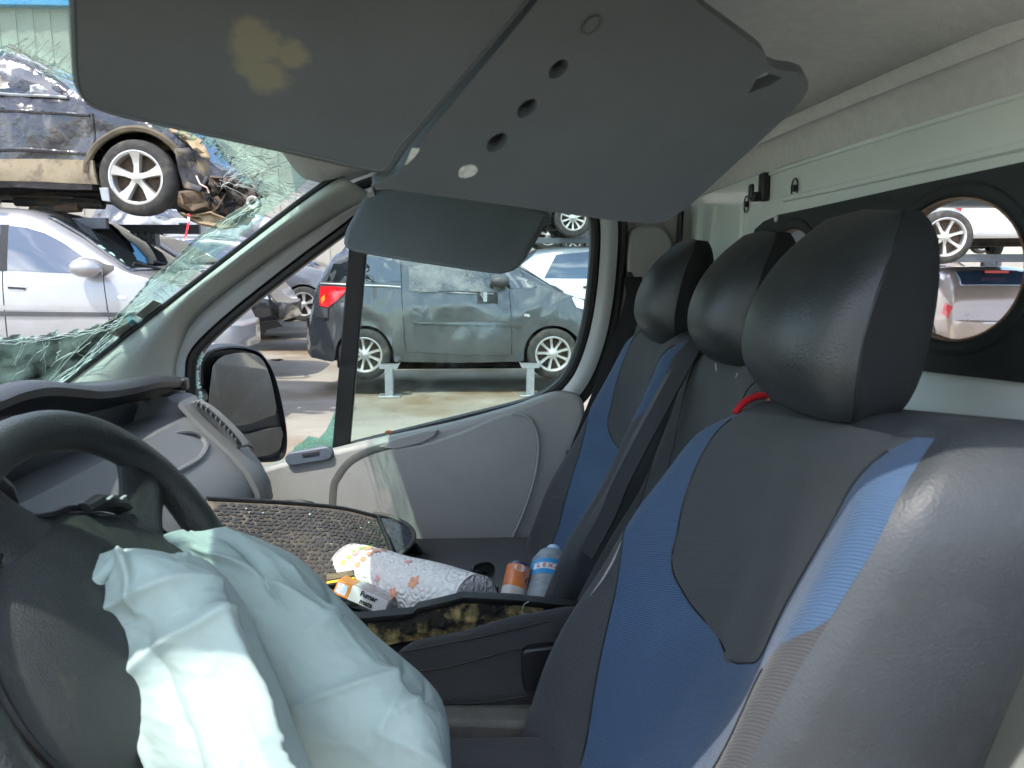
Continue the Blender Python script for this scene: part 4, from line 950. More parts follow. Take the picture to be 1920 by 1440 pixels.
tb = [(610, 1180, 1.17), (640, 1185, 1.175), (700, 1207, 1.19), (790, 1192, 1.20), (800, 1190, 1.20), (850, 1178, 1.205), (890, 1168, 1.21), (960, 1156, 1.215), (1045, 1142, 1.22), (1100, 1148, 1.22)]
bar([P(a, b, Y=y) for a, b, y in tt], [P(a, b, Y=y) for a, b, y in tb], (0, .008, 0), 'front_wall', hb, tray, .001)
q = MB(); q.strip([P(a, b, Y=y) for a, b, y in tt], lambda i, p, t: [p + Vector((0, -.010, -.006)), p + Vector((0, -.010, .002)), p + Vector((0, .006, .004)), p + Vector((0, .010, -.004))]); q.build('rim_lip', hb, tray, solid=.002)
q = MB(); fl = [P(560, 1166, Y=1.18), P(868, 1130, Y=1.215), P(1100, 1140, Y=1.225)]; q.loft([[p + Vector((0, 0, -.045)) for p in fl], [p + Vector((-.0, .16, -.085)) for p in fl], [p + Vector((0, .30, -.115)) for p in fl]], False); q.build('tray_floor', hb, tray, solid=.006)
q = MB(); rings = []
for k in range(90):
    t = k / 89; a = 690 + 330 * t; b1 = lerp_tab([(690, 1166), (775, 1152), (868, 1128), (1020, 1136)], a); b2 = lerp_tab([(690, 1216), (800, 1196), (880, 1180), (1020, 1150)], a)
    y = lerp_tab([(690, 1.188), (868, 1.206), (1020, 1.214)], a) - .003; ring = []
    for m_ in range(15):
        f = m_ / 14; p = P(a, b1 + (b2 - b1) * f, Y=y); h = .012 * max(0, noise.noise(p * 34) + .35) * math.sin(math.pi * min(1, max(0, f * 1.15 - .08))) * math.sin(math.pi * min(1, .1 + .8 * t)); h += .004 * noise.noise(p * 110); ring.append(p + Vector((0, -max(0, h), 0)))
    rings.append(ring)
q.loft(rings, False); q.build('foam_lining', foam, tray)

# kitchen roll
def roll():
    a = P(655, 1072, Y=1.50); b = P(890, 1140, Y=1.265); ax = (b - a).normalized()
    m = bpy.data.materials.new('embossed_printed_kitchen_paper'); m.use_nodes = True; nt = m.node_tree; bs = nt.nodes['Principled BSDF']; N = nt.nodes.new; K = nt.links.new
    bs.inputs['Roughness'].default_value = .95; bs.inputs['Base Color'].default_value = (.84, .82, .79, 1)
    t = N('ShaderNodeTexCoord'); mpn = N('ShaderNodeMapping'); K(t.outputs['UV'], mpn.inputs[0])
    v = N('ShaderNodeTexVoronoi'); v.inputs['Scale'].default_value = 46; v.feature = 'F1'; K(t.outputs['Object'], v.inputs['Vector'])
    w = N('ShaderNodeMath'); w.operation = 'SINE'; ml = N('ShaderNodeMath'); ml.operation = 'MULTIPLY'; ml.inputs[1].default_value = 16; K(v.outputs['Distance'], ml.inputs[0]); K(ml.outputs[0], w.inputs[0])
    bpn = N('ShaderNodeBump'); bpn.inputs['Strength'].default_value = .55; bpn.inputs['Distance'].default_value = .003; K(w.outputs[0], bpn.inputs['Height']); K(bpn.outputs[0], bs.inputs['Normal'])
    root = T('kitchen_roll', 'roll of printed white kitchen paper lying in the tray', 'paper roll', a.lerp(b, .5) + Vector((0, 0, -.055)))
    up0 = Vector((0, 0, 1)); s1 = ax.cross(up0).normalized(); s2 = s1.cross(ax).normalized()
    def pt(t_, al, r): return a.lerp(b, t_) + s1 * (r * math.cos(al)) + s2 * (r * math.sin(al))
    def rad(t_, al): return .059 * (1 + .05 * noise.noise(Vector((t_ * 4, math.cos(al) * 1.5, math.sin(al) * 1.5))) - .12 * max(0, .06 - t_) / .06)
    q = MB(); q.loft([[pt(t_, 2 * math.pi * k / 40, rad(t_, 2 * math.pi * k / 40)) for k in range(40)] for t_ in [i / 24 for i in range(25)]], True, False, False)
    q.lathe([(.058, 0), (.035, .004), (.022, .002), (.021, -.05)], a + ax * .002, -ax, 28); q.lathe([(.058, 0), (.035, .002), (.022, .001), (.021, -.05)], b, ax, 28)
    q.build('paper', m, root, angle=50)
    # loose end of the sheet
    q = MB(); q.loft([[pt(t_, al, .0605 + .002 + .010 * max(0, (al - 5.2))) for al in [4.2, 4.6, 5.0, 5.3, 5.6, 5.9]] for t_ in [i / 10 for i in range(11)]], False); q.build('loose_sheet', m, root, solid=.0008)
    # printed motifs: flat print laid on the paper as thin blots
    og = mat('orange_print', (.80, .38, .24), .95, var=.25, vs=80); gr = mat('green_print', (.45, .62, .18), .95, var=.25, vs=80); pk = mat('pink_print', (.85, .42, .42), .95, var=.2, vs=80)
    def blot(t_, al, r, m_, nm, sq=1):
        c = pt(t_, al, .0568); nn = (c - a.lerp(b, t_)).normalized(); e1 = ax; e2 = nn.cross(ax); q = MB()
        pts = []
        for k in range(14):
            th = 2 * math.pi * k / 14; rr = r * (1 + .28 * math.cos(th * 5)); 
            d1, d2 = rr * math.cos(th), rr * sq * math.sin(th)
            pts.append(pt(t_ + d1 / (b - a).length, al + d2 / .0568, rad(t_, al) + .0016))
        q.add([pt(t_, al, rad(t_, al) + .0022)] + pts, [(0, k + 1, (k + 1) % 14 + 1) for k in range(14)]); q.build(nm, m_, root)
    for i in range(5): blot(.12 + .012 * i, .75 + .24 * i, .008, gr, 'print_leaf', .7)
    for i in range(5): blot(.24 + .012 * i, .8 + .24 * i, .0085, og, 'print_leaf', .7)
    blot(.20, 1.55, .009, og, 'print_flower'); blot(.16, 1.2, .008, pk, 'print_flower'); blot(.70, .75, .011, og, 'print_flower'); blot(.58, .25, .010, og, 'print_flower'); blot(.55, 1.45, .007, pk, 'print_flower'); blot(.44, .55, .006, pk, 'print_flower')
roll()

# text helper: lettering as thin mesh
def lettering(txt, size, M4, m, parent, name='lettering', bold=.0, align='CENTER'):
    cu = bpy.data.curves.new(name, 'FONT'); cu.body = txt; cu.size = size; cu.align_x = align; cu.align_y = 'CENTER'; cu.extrude = .0003; cu.offset = bold
    o = bpy.data.objects.new('tmp', cu); COL.objects.link(o); dg = bpy.context.evaluated_depsgraph_get(); me = bpy.data.meshes.new_from_object(o.evaluated_get(dg)); bpy.data.objects.remove(o)
    q = MB(); q.add([M4 @ v.co for v in me.vertices], [tuple(p.vertices) for p in me.polygons]); return q.build(name, m, parent, smooth=False)
from mathutils import Matrix
def frame4(o, ex, ey):
    ex = Vector(ex).normalized(); ey = Vector(ey); ey = (ey - ex * ey.dot(ex)).normalized(); ez = ex.cross(ey)
    return Matrix(((ex.x, ey.x, ez.x, o[0]), (ex.y, ey.y, ez.y, o[1]), (ex.z, ey.z, ez.z, o[2]), (0, 0, 0, 1)))
ink = mat('black_print', (.01, .01, .01), .7); whitecard = mat('white_card', (.72, .71, .70), .5, var=.04); orange = mat('orange_card', (.75, .28, .05), .45, var=.1); clearfilm = mat('shiny_grey_film', (.42, .40, .40), .12, var=.4, vs=50, bump=.6, bs=60, dist=.004)
def pack():
    o = P(655, 1118, Y=1.285); ex = (P(708, 1142, Y=1.262) - P(640, 1112, Y=1.275)).normalized(); up = Vector((.15, .25, 1)); up = (up - ex * up.dot(ex)).normalized(); bk = up.cross(ex).normalized()
    root = T('cigarette_pack', 'white and orange cigarette pack with a Fumar mata warning, beside the kitchen roll', 'cigarette pack', P(665, 1150, Y=1.27))
    c = P(668, 1128, Y=1.285) + Vector((0, 0, .012)); L_, H_, D_ = .088, .026, .055
    def bx(x0, x1, y0, y1, z0, z1, nm, m, par=root, bev=.001):
        q = MB(); vs = [c + ex * x + bk * y + up * z for x, y, z in ((x0, y0, z0), (x1, y0, z0), (x1, y1, z0), (x0, y1, z0), (x0, y0, z1), (x1, y0, z1), (x1, y1, z1), (x0, y1, z1))]
        q.add(vs, [(0, 3, 2, 1), (4, 5, 6, 7), (0, 1, 5, 4), (1, 2, 6, 5), (2, 3, 7, 6), (3, 0, 4, 7)]); return q.build(nm, m, par, bevel=bev)
    bx(-.012, .058, 0, D_, -H_ / 2, H_ / 2, 'box', whitecard); bx(-.040, -.0121, 0, D_, -H_ / 2, H_ / 2, 'lid', orange)
    bx(-.037, -.018, -.0006, .002, -H_ / 2 + .004, H_ / 2 - .004, 'tax_stamp', mat('pale_blue_print', (.55, .62, .72), .6, var=.4, vs=300), bev=0)
    bx(-.010, .0585, .002, D_ + .001, H_ / 2 - .001, H_ / 2 + .0012, 'film', clearfilm, bev=0)
    lettering('Fumar\nmata', .0125, frame4(c + ex * .022 - bk * .0007 + up * .0, ex, up), ink, root, bold=.0004)
pack()
def pack2():
    root = T('matchbox', 'small flat box with black and yellow stripes lying behind the cigarette pack', 'box', P(640, 1120, Y=1.33))
    a, b = P(612, 1098, Y=1.32), P(660, 1090, Y=1.33); ex = (b - a).normalized(); bk = Vector((.1, 1, .35)); bk = (bk - ex * bk.dot(ex)).normalized(); up = ex.cross(bk)
    def bx(x0, x1, y0, y1, z0, z1, nm, m):
        q = MB(); vs = [a + ex * x + bk * y + up * z for x, y, z in ((x0, y0, z0), (x1, y0, z0), (x1, y1, z0), (x0, y1, z0), (x0, y0, z1), (x1, y0, z1), (x1, y1, z1), (x0, y1, z1))]
        q.add(vs, [(0, 3, 2, 1), (4, 5, 6, 7), (0, 1, 5, 4), (1, 2, 6, 5), (2, 3, 7, 6), (3, 0, 4, 7)]); q.build(nm, m, root, bevel=.0006)
    bx(0, .052, 0, .03, -.012, 0, 'box', ink); bx(.001, .051, .004, .010, 0, .001, 'stripe', mat('yellow_print', (.8, .55, .03), .5)); bx(.001, .051, .014, .028, 0, .001, 'face', mat('olive_print', (.16, .14, .08), .5, var=.5, vs=200))
pack2()
# orange drink can
def can():
    root = T('drink_can', 'orange and white drink can leaning beside the water bottle', 'can', P(955, 1150, Y=1.52))
    a = P(957, 1138, Y=1.50); b = P(974, 1062, Y=1.56); ax = (b - a).normalized(); L_ = (b - a).length
    def rg(t0, t1, r0, r1, nm, m):
        q = MB(); q.lathe([(r0, t0 * L_), (r1, t1 * L_)], a, ax, 28); q.build(nm, m, root)
    r = .0265; wcan = mat('white_can_print', (.75, .70, .66), .35, var=.05, coat=.3); oc = mat('orange_can_print', (.80, .22, .05), .35, var=.25, vs=30, coat=.3, col2=(.8, .4, .3), c2s=22); dk = mat('navy_can_cap', (.03, .03, .10), .35)
    rg(0, .14, r * .9, r, 'base', mat('blue_can_print', (.35, .55, .72), .35)); rg(.14, .42, r, r, 'lower_band', wcan); rg(.42, .95, r, r, 'upper_band', oc)
    q = MB(); q.lathe([(r, L_ * .95), (r * .92, L_ * 1.0), (r * .85, L_ * 1.03), (r * .8, L_ * 1.0), (0, L_ * 1.0)], a, ax, 28); q.build('rim', dk, root)
    sd = Vector((.55, -.8, .2)); sd = (sd - ax * sd.dot(ax)).normalized(); s2 = ax.cross(sd)
    for (t_, off, rr, m_) in ((.62, .45, .010, dk), (.36, .62, .012, mat('light_blue_print', (.30, .50, .75), .4)), (.86, -.6, .011, wcan), (.75, .9, .010, mat('leaf_green_print', (.12, .3, .06), .4))):
        q = MB(); pts = []
        for k in range(18):
            th = 2 * math.pi * k / 18; al = off + rr * 1.1 * math.cos(th) / r; h = t_ * L_ + rr * .75 * math.sin(th); pts.append(a + ax * h + (sd * math.cos(al) + s2 * math.sin(al)) * (r + .0006))
        q.add(pts, [tuple(range(18))]); q.build('print_spot', m_, root, smooth=False)
can()
# water bottle
def bottle():
    root = T('water_bottle', 'clear ribbed plastic water bottle with a blue label, leaning against the seat back', 'bottle', P(1010, 1160, Y=1.52))
    a = P(1012, 1165, Y=1.47); b = P(1038, 1036, Y=1.62); ax = (b - a).normalized(); L_ = (b - a).length
    pet = bpy.data.materials.new('clear_pet'); pet.use_nodes = True; nt = pet.node_tree; nt.nodes.clear(); N = nt.nodes.new; K = nt.links.new
    out = N('ShaderNodeOutputMaterial'); tr = N('ShaderNodeBsdfTransparent'); tr.inputs[0].default_value = (.80, .90, .96, 1); gl = N('ShaderNodeBsdfGlossy'); gl.inputs['Roughness'].default_value = .05; df = N('ShaderNodeBsdfDiffuse'); df.inputs[0].default_value = (.78, .88, .95, 1)
    lw = N('ShaderNodeLayerWeight'); lw.inputs['Blend'].default_value = .35; m1 = N('ShaderNodeMixShader'); K(lw.outputs['Fresnel'], m1.inputs[0]); K(tr.outputs[0], m1.inputs[1]); K(gl.outputs[0], m1.inputs[2])
    m2 = N('ShaderNodeMixShader'); m2.inputs[0].default_value = .34; K(m1.outputs[0], m2.inputs[1]); K(df.outputs[0], m2.inputs[2]); K(m2.outputs[0], out.inputs[0])
    prof = [(.0, 0), (.030, .0), (.039, .008)]
    for k in range(40): t = k / 39; h = .01 + t * (L_ - .045); prof.append((.041 + .0022 * math.sin(t * 46), h))
    prof += [(.040, L_ - .03), (.034, L_ - .014), (.020, L_ - .004), (0, L_)]
    q = MB(); q.lathe(prof, a, ax, 32); q.build('bottle_shell', pet, root, angle=60)
    lb = mat('blue_bottle_label', (.03, .30, .62), .4, var=.05); wl = mat('white_label_field', (.72, .76, .80), .4); rd = mat('red_lettering', (.6, .08, .08), .5)
    q = MB(); q.lathe([(.0434, L_ * .50), (.0434, L_ * .72)], a, ax, 40); q.build('label', lb, root)
    sd = Vector((-.25, -1, .35)); sd = (sd - ax * sd.dot(ax)).normalized(); s2 = ax.cross(sd)
    q = MB(); rings = []
    for k in range(13): al = -.75 + 1.5 * k / 12; rings.append([a + ax * (L_ * h) + (sd * math.cos(al) + s2 * math.sin(al)) * .0438 for h in (.565, .655)])
    q.loft(rings, False); q.build('label_field', wl, root)
    for i, ch in enumerate('LEXA'):
        al = -.45 + .3 * i; nr = sd * math.cos(al) + s2 * math.sin(al); tx = -sd * math.sin(al) + s2 * math.cos(al)
        lettering(ch, .015, frame4(a + ax * (L_ * .61) + nr * .0442, tx, ax), rd, root, bold=.0003)
    q = MB(); q.lathe([(0, .001), (.0165, 0), (.0165, .014), (.0, .015)], a + ax * (L_ - .004), ax, 20); q.build('cap', mat('pale_blue_cap', (.45, .62, .78), .4), root)
bottle()
# sunglasses
def glasses():
    root = T('sunglasses', 'black sunglasses with red temple lettering dropped behind the kitchen roll', 'sunglasses', P(900, 1110, Y=1.45))
    bk = mat('gloss_black_frame', (.008, .008, .009), .15); ln = mat('smoked_lens', (.015, .018, .018), .05, spec=.9)
    e1 = (P(915, 1080, Y=1.44) - P(880, 1088, Y=1.42)); ex = Vector((.85, .3, .1)).normalized(); up = Vector((.1, .35, .93)); up = (up - ex * up.dot(ex)).normalized()
    for cx in (P(888, 1092, Y=1.40), P(905, 1074, Y=1.47)):
        lp = [cx + ex * .024 * math.cos(t) * (1 + .15 * math.sin(t)) + up * .019 * math.sin(t) for t in [2 * math.pi * k / 24 for k in range(24)]]
        q = MB(); q.tube(lp, .003, 6, True); q.build('rim', bk, root); q = MB(); q.prism(lp, ex.cross(up) * .0015); q.build('lens', ln, root, smooth=False)
    q = MB(); q.tube([P(893, 1084, Y=1.42), P(899, 1080, Y=1.44)], .003, 6); q.build('bridge', bk, root)
    q = ribbon([P(908, 1078, Y=1.46), P(920, 1092, Y=1.42), P(934, 1106, Y=1.37)], .011, .003, (0, 0, 1), 12); q.build('temple', bk, root)
    q = ribbon([P(882, 1104, Y=1.40), P(900, 1112, Y=1.36), P(930, 1120, Y=1.32)], .011, .003, (0, .2, 1), 12); q.build('temple', bk, root)
    d = (P(934, 1106, Y=1.37) - P(912, 1083, Y=1.44)).normalized(); q = lettering('POLAR', .009, frame4(P(922, 1095, Y=1.408), d, Vector((0, 0, 1))), mat('red_temple_print', (.5, .04, .05), .5), root)
glasses()
# loose thread on the tray rim
q = MB(); q.tube(catmull([P(a, b, Y=1.195) for a, b in [(992, 1128), (982, 1134), (979, 1148), (982, 1160), (992, 1166), (997, 1158)]], 24), .0008, 5)
tag(q.build('loose_thread', mat('pale_thread', (.45, .44, .42), .8)), 'curled pale thread hanging over the tray rim', 'thread')
# red cable behind the middle headrest
q = MB()
pth = catmull([P(1378, 775, Y=1.005), P(1396, 754, Y=1.01), P(1420, 743, Y=1.015), P(1450, 740, Y=1.02)], 14); q.tube(pth, .005, 8)
tag(q.build('red_cable', mat('red_cable_sheath', (.55, .02, .03), .35)), 'bright red cable looped behind the driver headrest', 'cable')
q = MB(); q.tube(catmull([P(1402, 768, Y=1.0), P(1422, 758, Y=1.005), P(1446, 753, Y=1.01)], 10), .0018, 6); q.tube(catmull([P(1416, 772, Y=1.0), P(1432, 760, Y=1.005), P(1442, 748, Y=1.01)], 10), .0022, 6)
tag(q.build('copper_wire', mat('copper_wire', (.55, .30, .22), .4, metal=.6)), 'thin copper coloured wires beside the red cable', 'wire')

# rubber mat with moulded cells, and the carpet mat under its corner
def rubber_mat():
    root = T('rubber_mat', 'dusty black rubber floor mat with moulded oval cells, propped against the dashboard', 'floor mat', P(560, 1100, Y=1.5))
    cs = [[(388, 936, 1.50), (540, 944, 1.62), (640, 954, 1.70), (708, 970, 1.74)], [(396, 990, 1.42), (520, 1000, 1.50), (640, 1005, 1.58), (728, 1018, 1.66)], [(410, 1060, 1.34), (540, 1070, 1.40), (650, 1068, 1.46), (740, 1062, 1.58)], [(430, 1160, 1.26), (560, 1150, 1.30), (680, 1130, 1.36), (752, 1100, 1.50)]]
    rows = [catmull([P(a, b, Y=y) for a, b, y in r], 40) for r in cs]; G = [catmull([rows[i][j] for i in range(4)], 40) for j in range(40)]
    def S(u, v):
        a = min(38.999, u * 39); b = min(38.999, v * 39); i, j = int(a), int(b); fu, fv = a - i, b - j
        return (G[i][j] * (1 - fu) + G[i + 1][j] * fu) * (1 - fv) + (G[i][j + 1] * (1 - fu) + G[i + 1][j + 1] * fu) * fv
    def NN(u, v):
        n = (S(min(1, u + .02), v) - S(max(0, u - .02), v)).cross(S(u, min(1, v + .02)) - S(u, max(0, v - .02))).normalized(); return n if n.dot(CAM - S(u, v)) > 0 else -n
    dust = mat('dusty_mat_base', (.15, .13, .095), .95, var=.35, vs=12, col2=(.06, .055, .05), c2s=5, c2lo=.42, c2hi=.62); rb = mat('worn_rubber_cell', (.045, .046, .048), .8, var=.35, vs=9, col2=(.085, .078, .065), c2s=6, c2lo=.48, c2hi=.7)
    q = MB(); q.loft([[S(i / 30, j / 30) for j in range(31)] for i in range(31)], False); q.build('mat_base', dust, root, solid=.004)
    q = MB(); rnd = random.Random(2); nu, nv = 32, 26
    for i in range(nu):
        for j in range(nv):
            u = (i + .5 + .5 * (j % 2) + rnd.uniform(-.16, .16)) / (nu + .5); v = (j + .5 + rnd.uniform(-.16, .16)) / nv
            if not (.03 < u < .965 and .03 < v < .985): continue
            c = S(u, v); n = NN(u, v); du = (S(min(1, u + .01), v) - S(max(0, u - .01), v)) / .02 * (.60 / nu); dv = (S(u, min(1, v + .01)) - S(u, max(0, v - .01))) / .02 * (.60 / nv)
            sx, sy = rnd.uniform(.72, .98), rnd.uniform(.72, .98); ph = rnd.uniform(-.4, .4)
            r0 = [c + du * sx * math.cos(t + ph) + dv * sy * math.sin(t) for t in [2 * math.pi * k / 9 for k in range(9)]]
            r1 = [c + du * sx * .8 * math.cos(t + ph) + dv * sy * .8 * math.sin(t) + n * .0022 for t in [2 * math.pi * k / 9 for k in range(9)]]
            q.loft([r0, r1], True, False, True)
    o = q.build('moulded_cell', rb, root); o['kind'] = 'stuff'
    cb = MB(); rc_ = random.Random(4)
    for k in range(16):
        u, v = rc_.random(), rc_.uniform(.05, .95); cb.ico(S(u, v) + NN(u, v) * .004, rc_.uniform(.0012, .0030), jit=.6, sub=1)
    tag(cb.build('glass_crumbs', gran, smooth=False), 'tiny green glass crumbs scattered over the rubber mat', 'glass', kind='stuff')
    q = MB(); edge = [S(i / 20, 0) for i in range(21)] + [S(1, j / 20) for j in range(1, 21)]; q.tube(edge, .006, 8); q.build('raised_edge', M['rubber'], root)
rubber_mat()
def carpet_mat():
    root = T('carpet_mat', 'dark blue grey carpet mat with a bound rubber edge, under the rubber mat corner', 'floor mat', P(760, 1060, Y=1.75))
    cp = mat('navy_carpet_pile', (.055, .060, .078), .95, var=.5, vs=160, bump=.5, bs=260, dist=.003)
    pts = [P(*p, Y=y) for p, y in [((700, 962), 1.80), ((735, 970), 1.80), ((765, 985), 1.78), ((777, 1002), 1.76), ((772, 1020), 1.74), ((750, 1040), 1.72), ((735, 1042), 1.72), ((700, 1000), 1.78)]]
    q = MB(); q.prism(round_poly(pts, .02, 3), (.0, .012, -.004)); q.build('pile', cp, root, smooth=False)
    q = MB(); q.tube(catmull([p + Vector((0, -.004, .002)) for p in pts[:7]], 30), .005, 8); q.build('bound_edge', mat('grey_binding', (.09, .09, .085), .7, var=.2), root)
    q = MB(); q.prism(round_poly([P(*p, Y=1.80) for p in [(770, 1010), (790, 1030), (806, 1068), (800, 1085), (740, 1060), (740, 1030)]], .015, 3), (0, .015, 0)); q.build('folded_corner', M['rubber'], root, bevel=.004)
carpet_mat()
q = MB(); q.prism([P(*p, Y=1.70) for p in [(795, 1056), (830, 1062), (880, 1085), (890, 1105), (850, 1112), (800, 1085)]], (0, .01, -.01))
tag(q.build('cloth_rag', mat('faded_blue_denim', (.10, .15, .22), .95, var=.3, vs=40)), 'small faded blue rag lying behind the kitchen roll', 'rag')
# ================================================================== the breaker's yard outside
def car_paint(name, col, rough=.32, metal=.3, dirt=None, dlo=.5, dhi=.75):
    return mat(name, col, rough, metal=metal, var=.06, vs=3, coat=.9, col2=dirt, c2s=3.5, c2lo=dlo, c2hi=dhi, rvar=.08)
CG = mat('dark_car_window', (.016, .022, .026), .03, var=.3, vs=2, spec=.8, ior=1.9)
CGB = mat('sky_blue_painted_car_window', (.022, .04, .07), .02, var=.2, vs=2, spec=1, ior=1.8)  # blue of the mirrored sky is put into the base colour
CT = mat('dusty_tyre_rubber', (.035, .034, .032), .85, var=.35, vs=14, bump=.4, bs=60, dist=.004, col2=(.11, .095, .07), c2s=6, c2lo=.5, c2hi=.72)
CA = mat('alloy_rim', (.55, .54, .52), .3, metal=.55, var=.1, vs=10, col2=(.35, .28, .2), c2s=12, c2lo=.6, c2hi=.8)
CU = mat('underbody_black', (.014, .014, .014), .8, var=.4, vs=8, col2=(.06, .045, .03), c2s=5)
CR = mat('red_tail_lamp', (.55, .015, .02), .12, var=.1, coat=.6); CO = mat('amber_lamp', (.8, .25, .03), .15, coat=.5); CL = mat('clear_lamp', (.62, .64, .66), .1, var=.3, vs=30, coat=.8)
CB = mat('grey_bumper_plastic', (.06, .062, .065), .55, var=.15); CK = mat('black_trim', (.012, .012, .013), .45, var=.2)
GALV = mat('galvanised_steel', (.36, .38, .40), .45, metal=.6, var=.15, vs=16); RACK = mat('dark_grey_rack_steel', (.10, .11, .125), .5, metal=.3, var=.2, vs=8)
RUST = mat('rusty_muddy_metal', (.15, .095, .055), .85, var=.45, vs=7, bump=.7, bs=40, dist=.01, col2=(.05, .045, .04), c2s=6, c2lo=.42, c2hi=.6)
MUD = mat('dried_mud', (.30, .23, .14), .95, var=.3, vs=9, bump=.5, bs=50, dist=.006, col2=(.14, .12, .09), c2s=5)

def make_wheel(parent, c, rad=.31, w=.19, nsp=5, style='star', side=-1, rimr=.66, rm=None):
    """axis along local y; side=-1 shows its face to -y"""
    c = Vector(c); g_ = empty('wheel', c, parent=parent); ax = Vector((0, side, 0)); rm = rm or CA
    prof = [(rad * rimr, -w / 2), (rad * .80, -w * .52), (rad * .93, -w * .47), (rad * .985, -w * .36), (rad, -w * .15), (rad, w * .15), (rad * .985, w * .36), (rad * .93, w * .47), (rad * .80, w * .52), (rad * rimr, w / 2)]
    q = MB(); q.lathe(prof, (0, 0, 0), ax, 40, True); q.build('tyre', CT, g_)
    rr = rad * rimr
    q = MB(); q.lathe([(rr * 1.03, w * .50), (rr * .97, w * .51), (rr * .90, w * .42), (rr * .88, -w * .3)], (0, 0, 0), ax, 40); q.build('rim', rm, g_)
    q = MB(); q.lathe([(0, w * .02), (rr * .55, w * .02), (rr * .89, -w * .05)], (0, 0, 0), ax, 24); q.build('brake_disc', RUST, g_)
    qt = Vector((0, 0, 1)).rotation_difference(ax)
    for k in range(nsp):
        a0 = 2 * math.pi * k / nsp + .3; q = MB()
        if style == 'star': wd = [(.12, .55), (.12, .44), (.17, .52), (.25, .62)]
        elif style == 'steel': wd = [(.2, .5), (.19, .5), (.20, .48), (.24, .48)]
        else: wd = [(.13, .5), (.075, .36), (.08, .42), (.11, .46)]
        rings = []
        for (hw_, hz), t in zip(wd, (.12, .42, .7, .95)):
            cx = rr * t; hwr = rr * hw_; z = w * hz * .78
            rings.append([qt @ Vector((cx * math.cos(a0) - s * math.sin(a0), cx * math.sin(a0) + s * math.cos(a0), z - d)) for s, d in ((-hwr, .02), (-hwr * .8, 0), (hwr * .8, 0), (hwr, .02), (hwr, .05), (-hwr, .05))])
        q.loft(rings); q.build('spoke', rm, g_)
    q = MB(); q.lathe([(0, w * .47), (rr * .13, w * .46), (rr * .22, w * .38), (rr * .24, w * .2)], (0, 0, 0), ax, 20); q.build('hub_cap', rm, g_)
    return g_

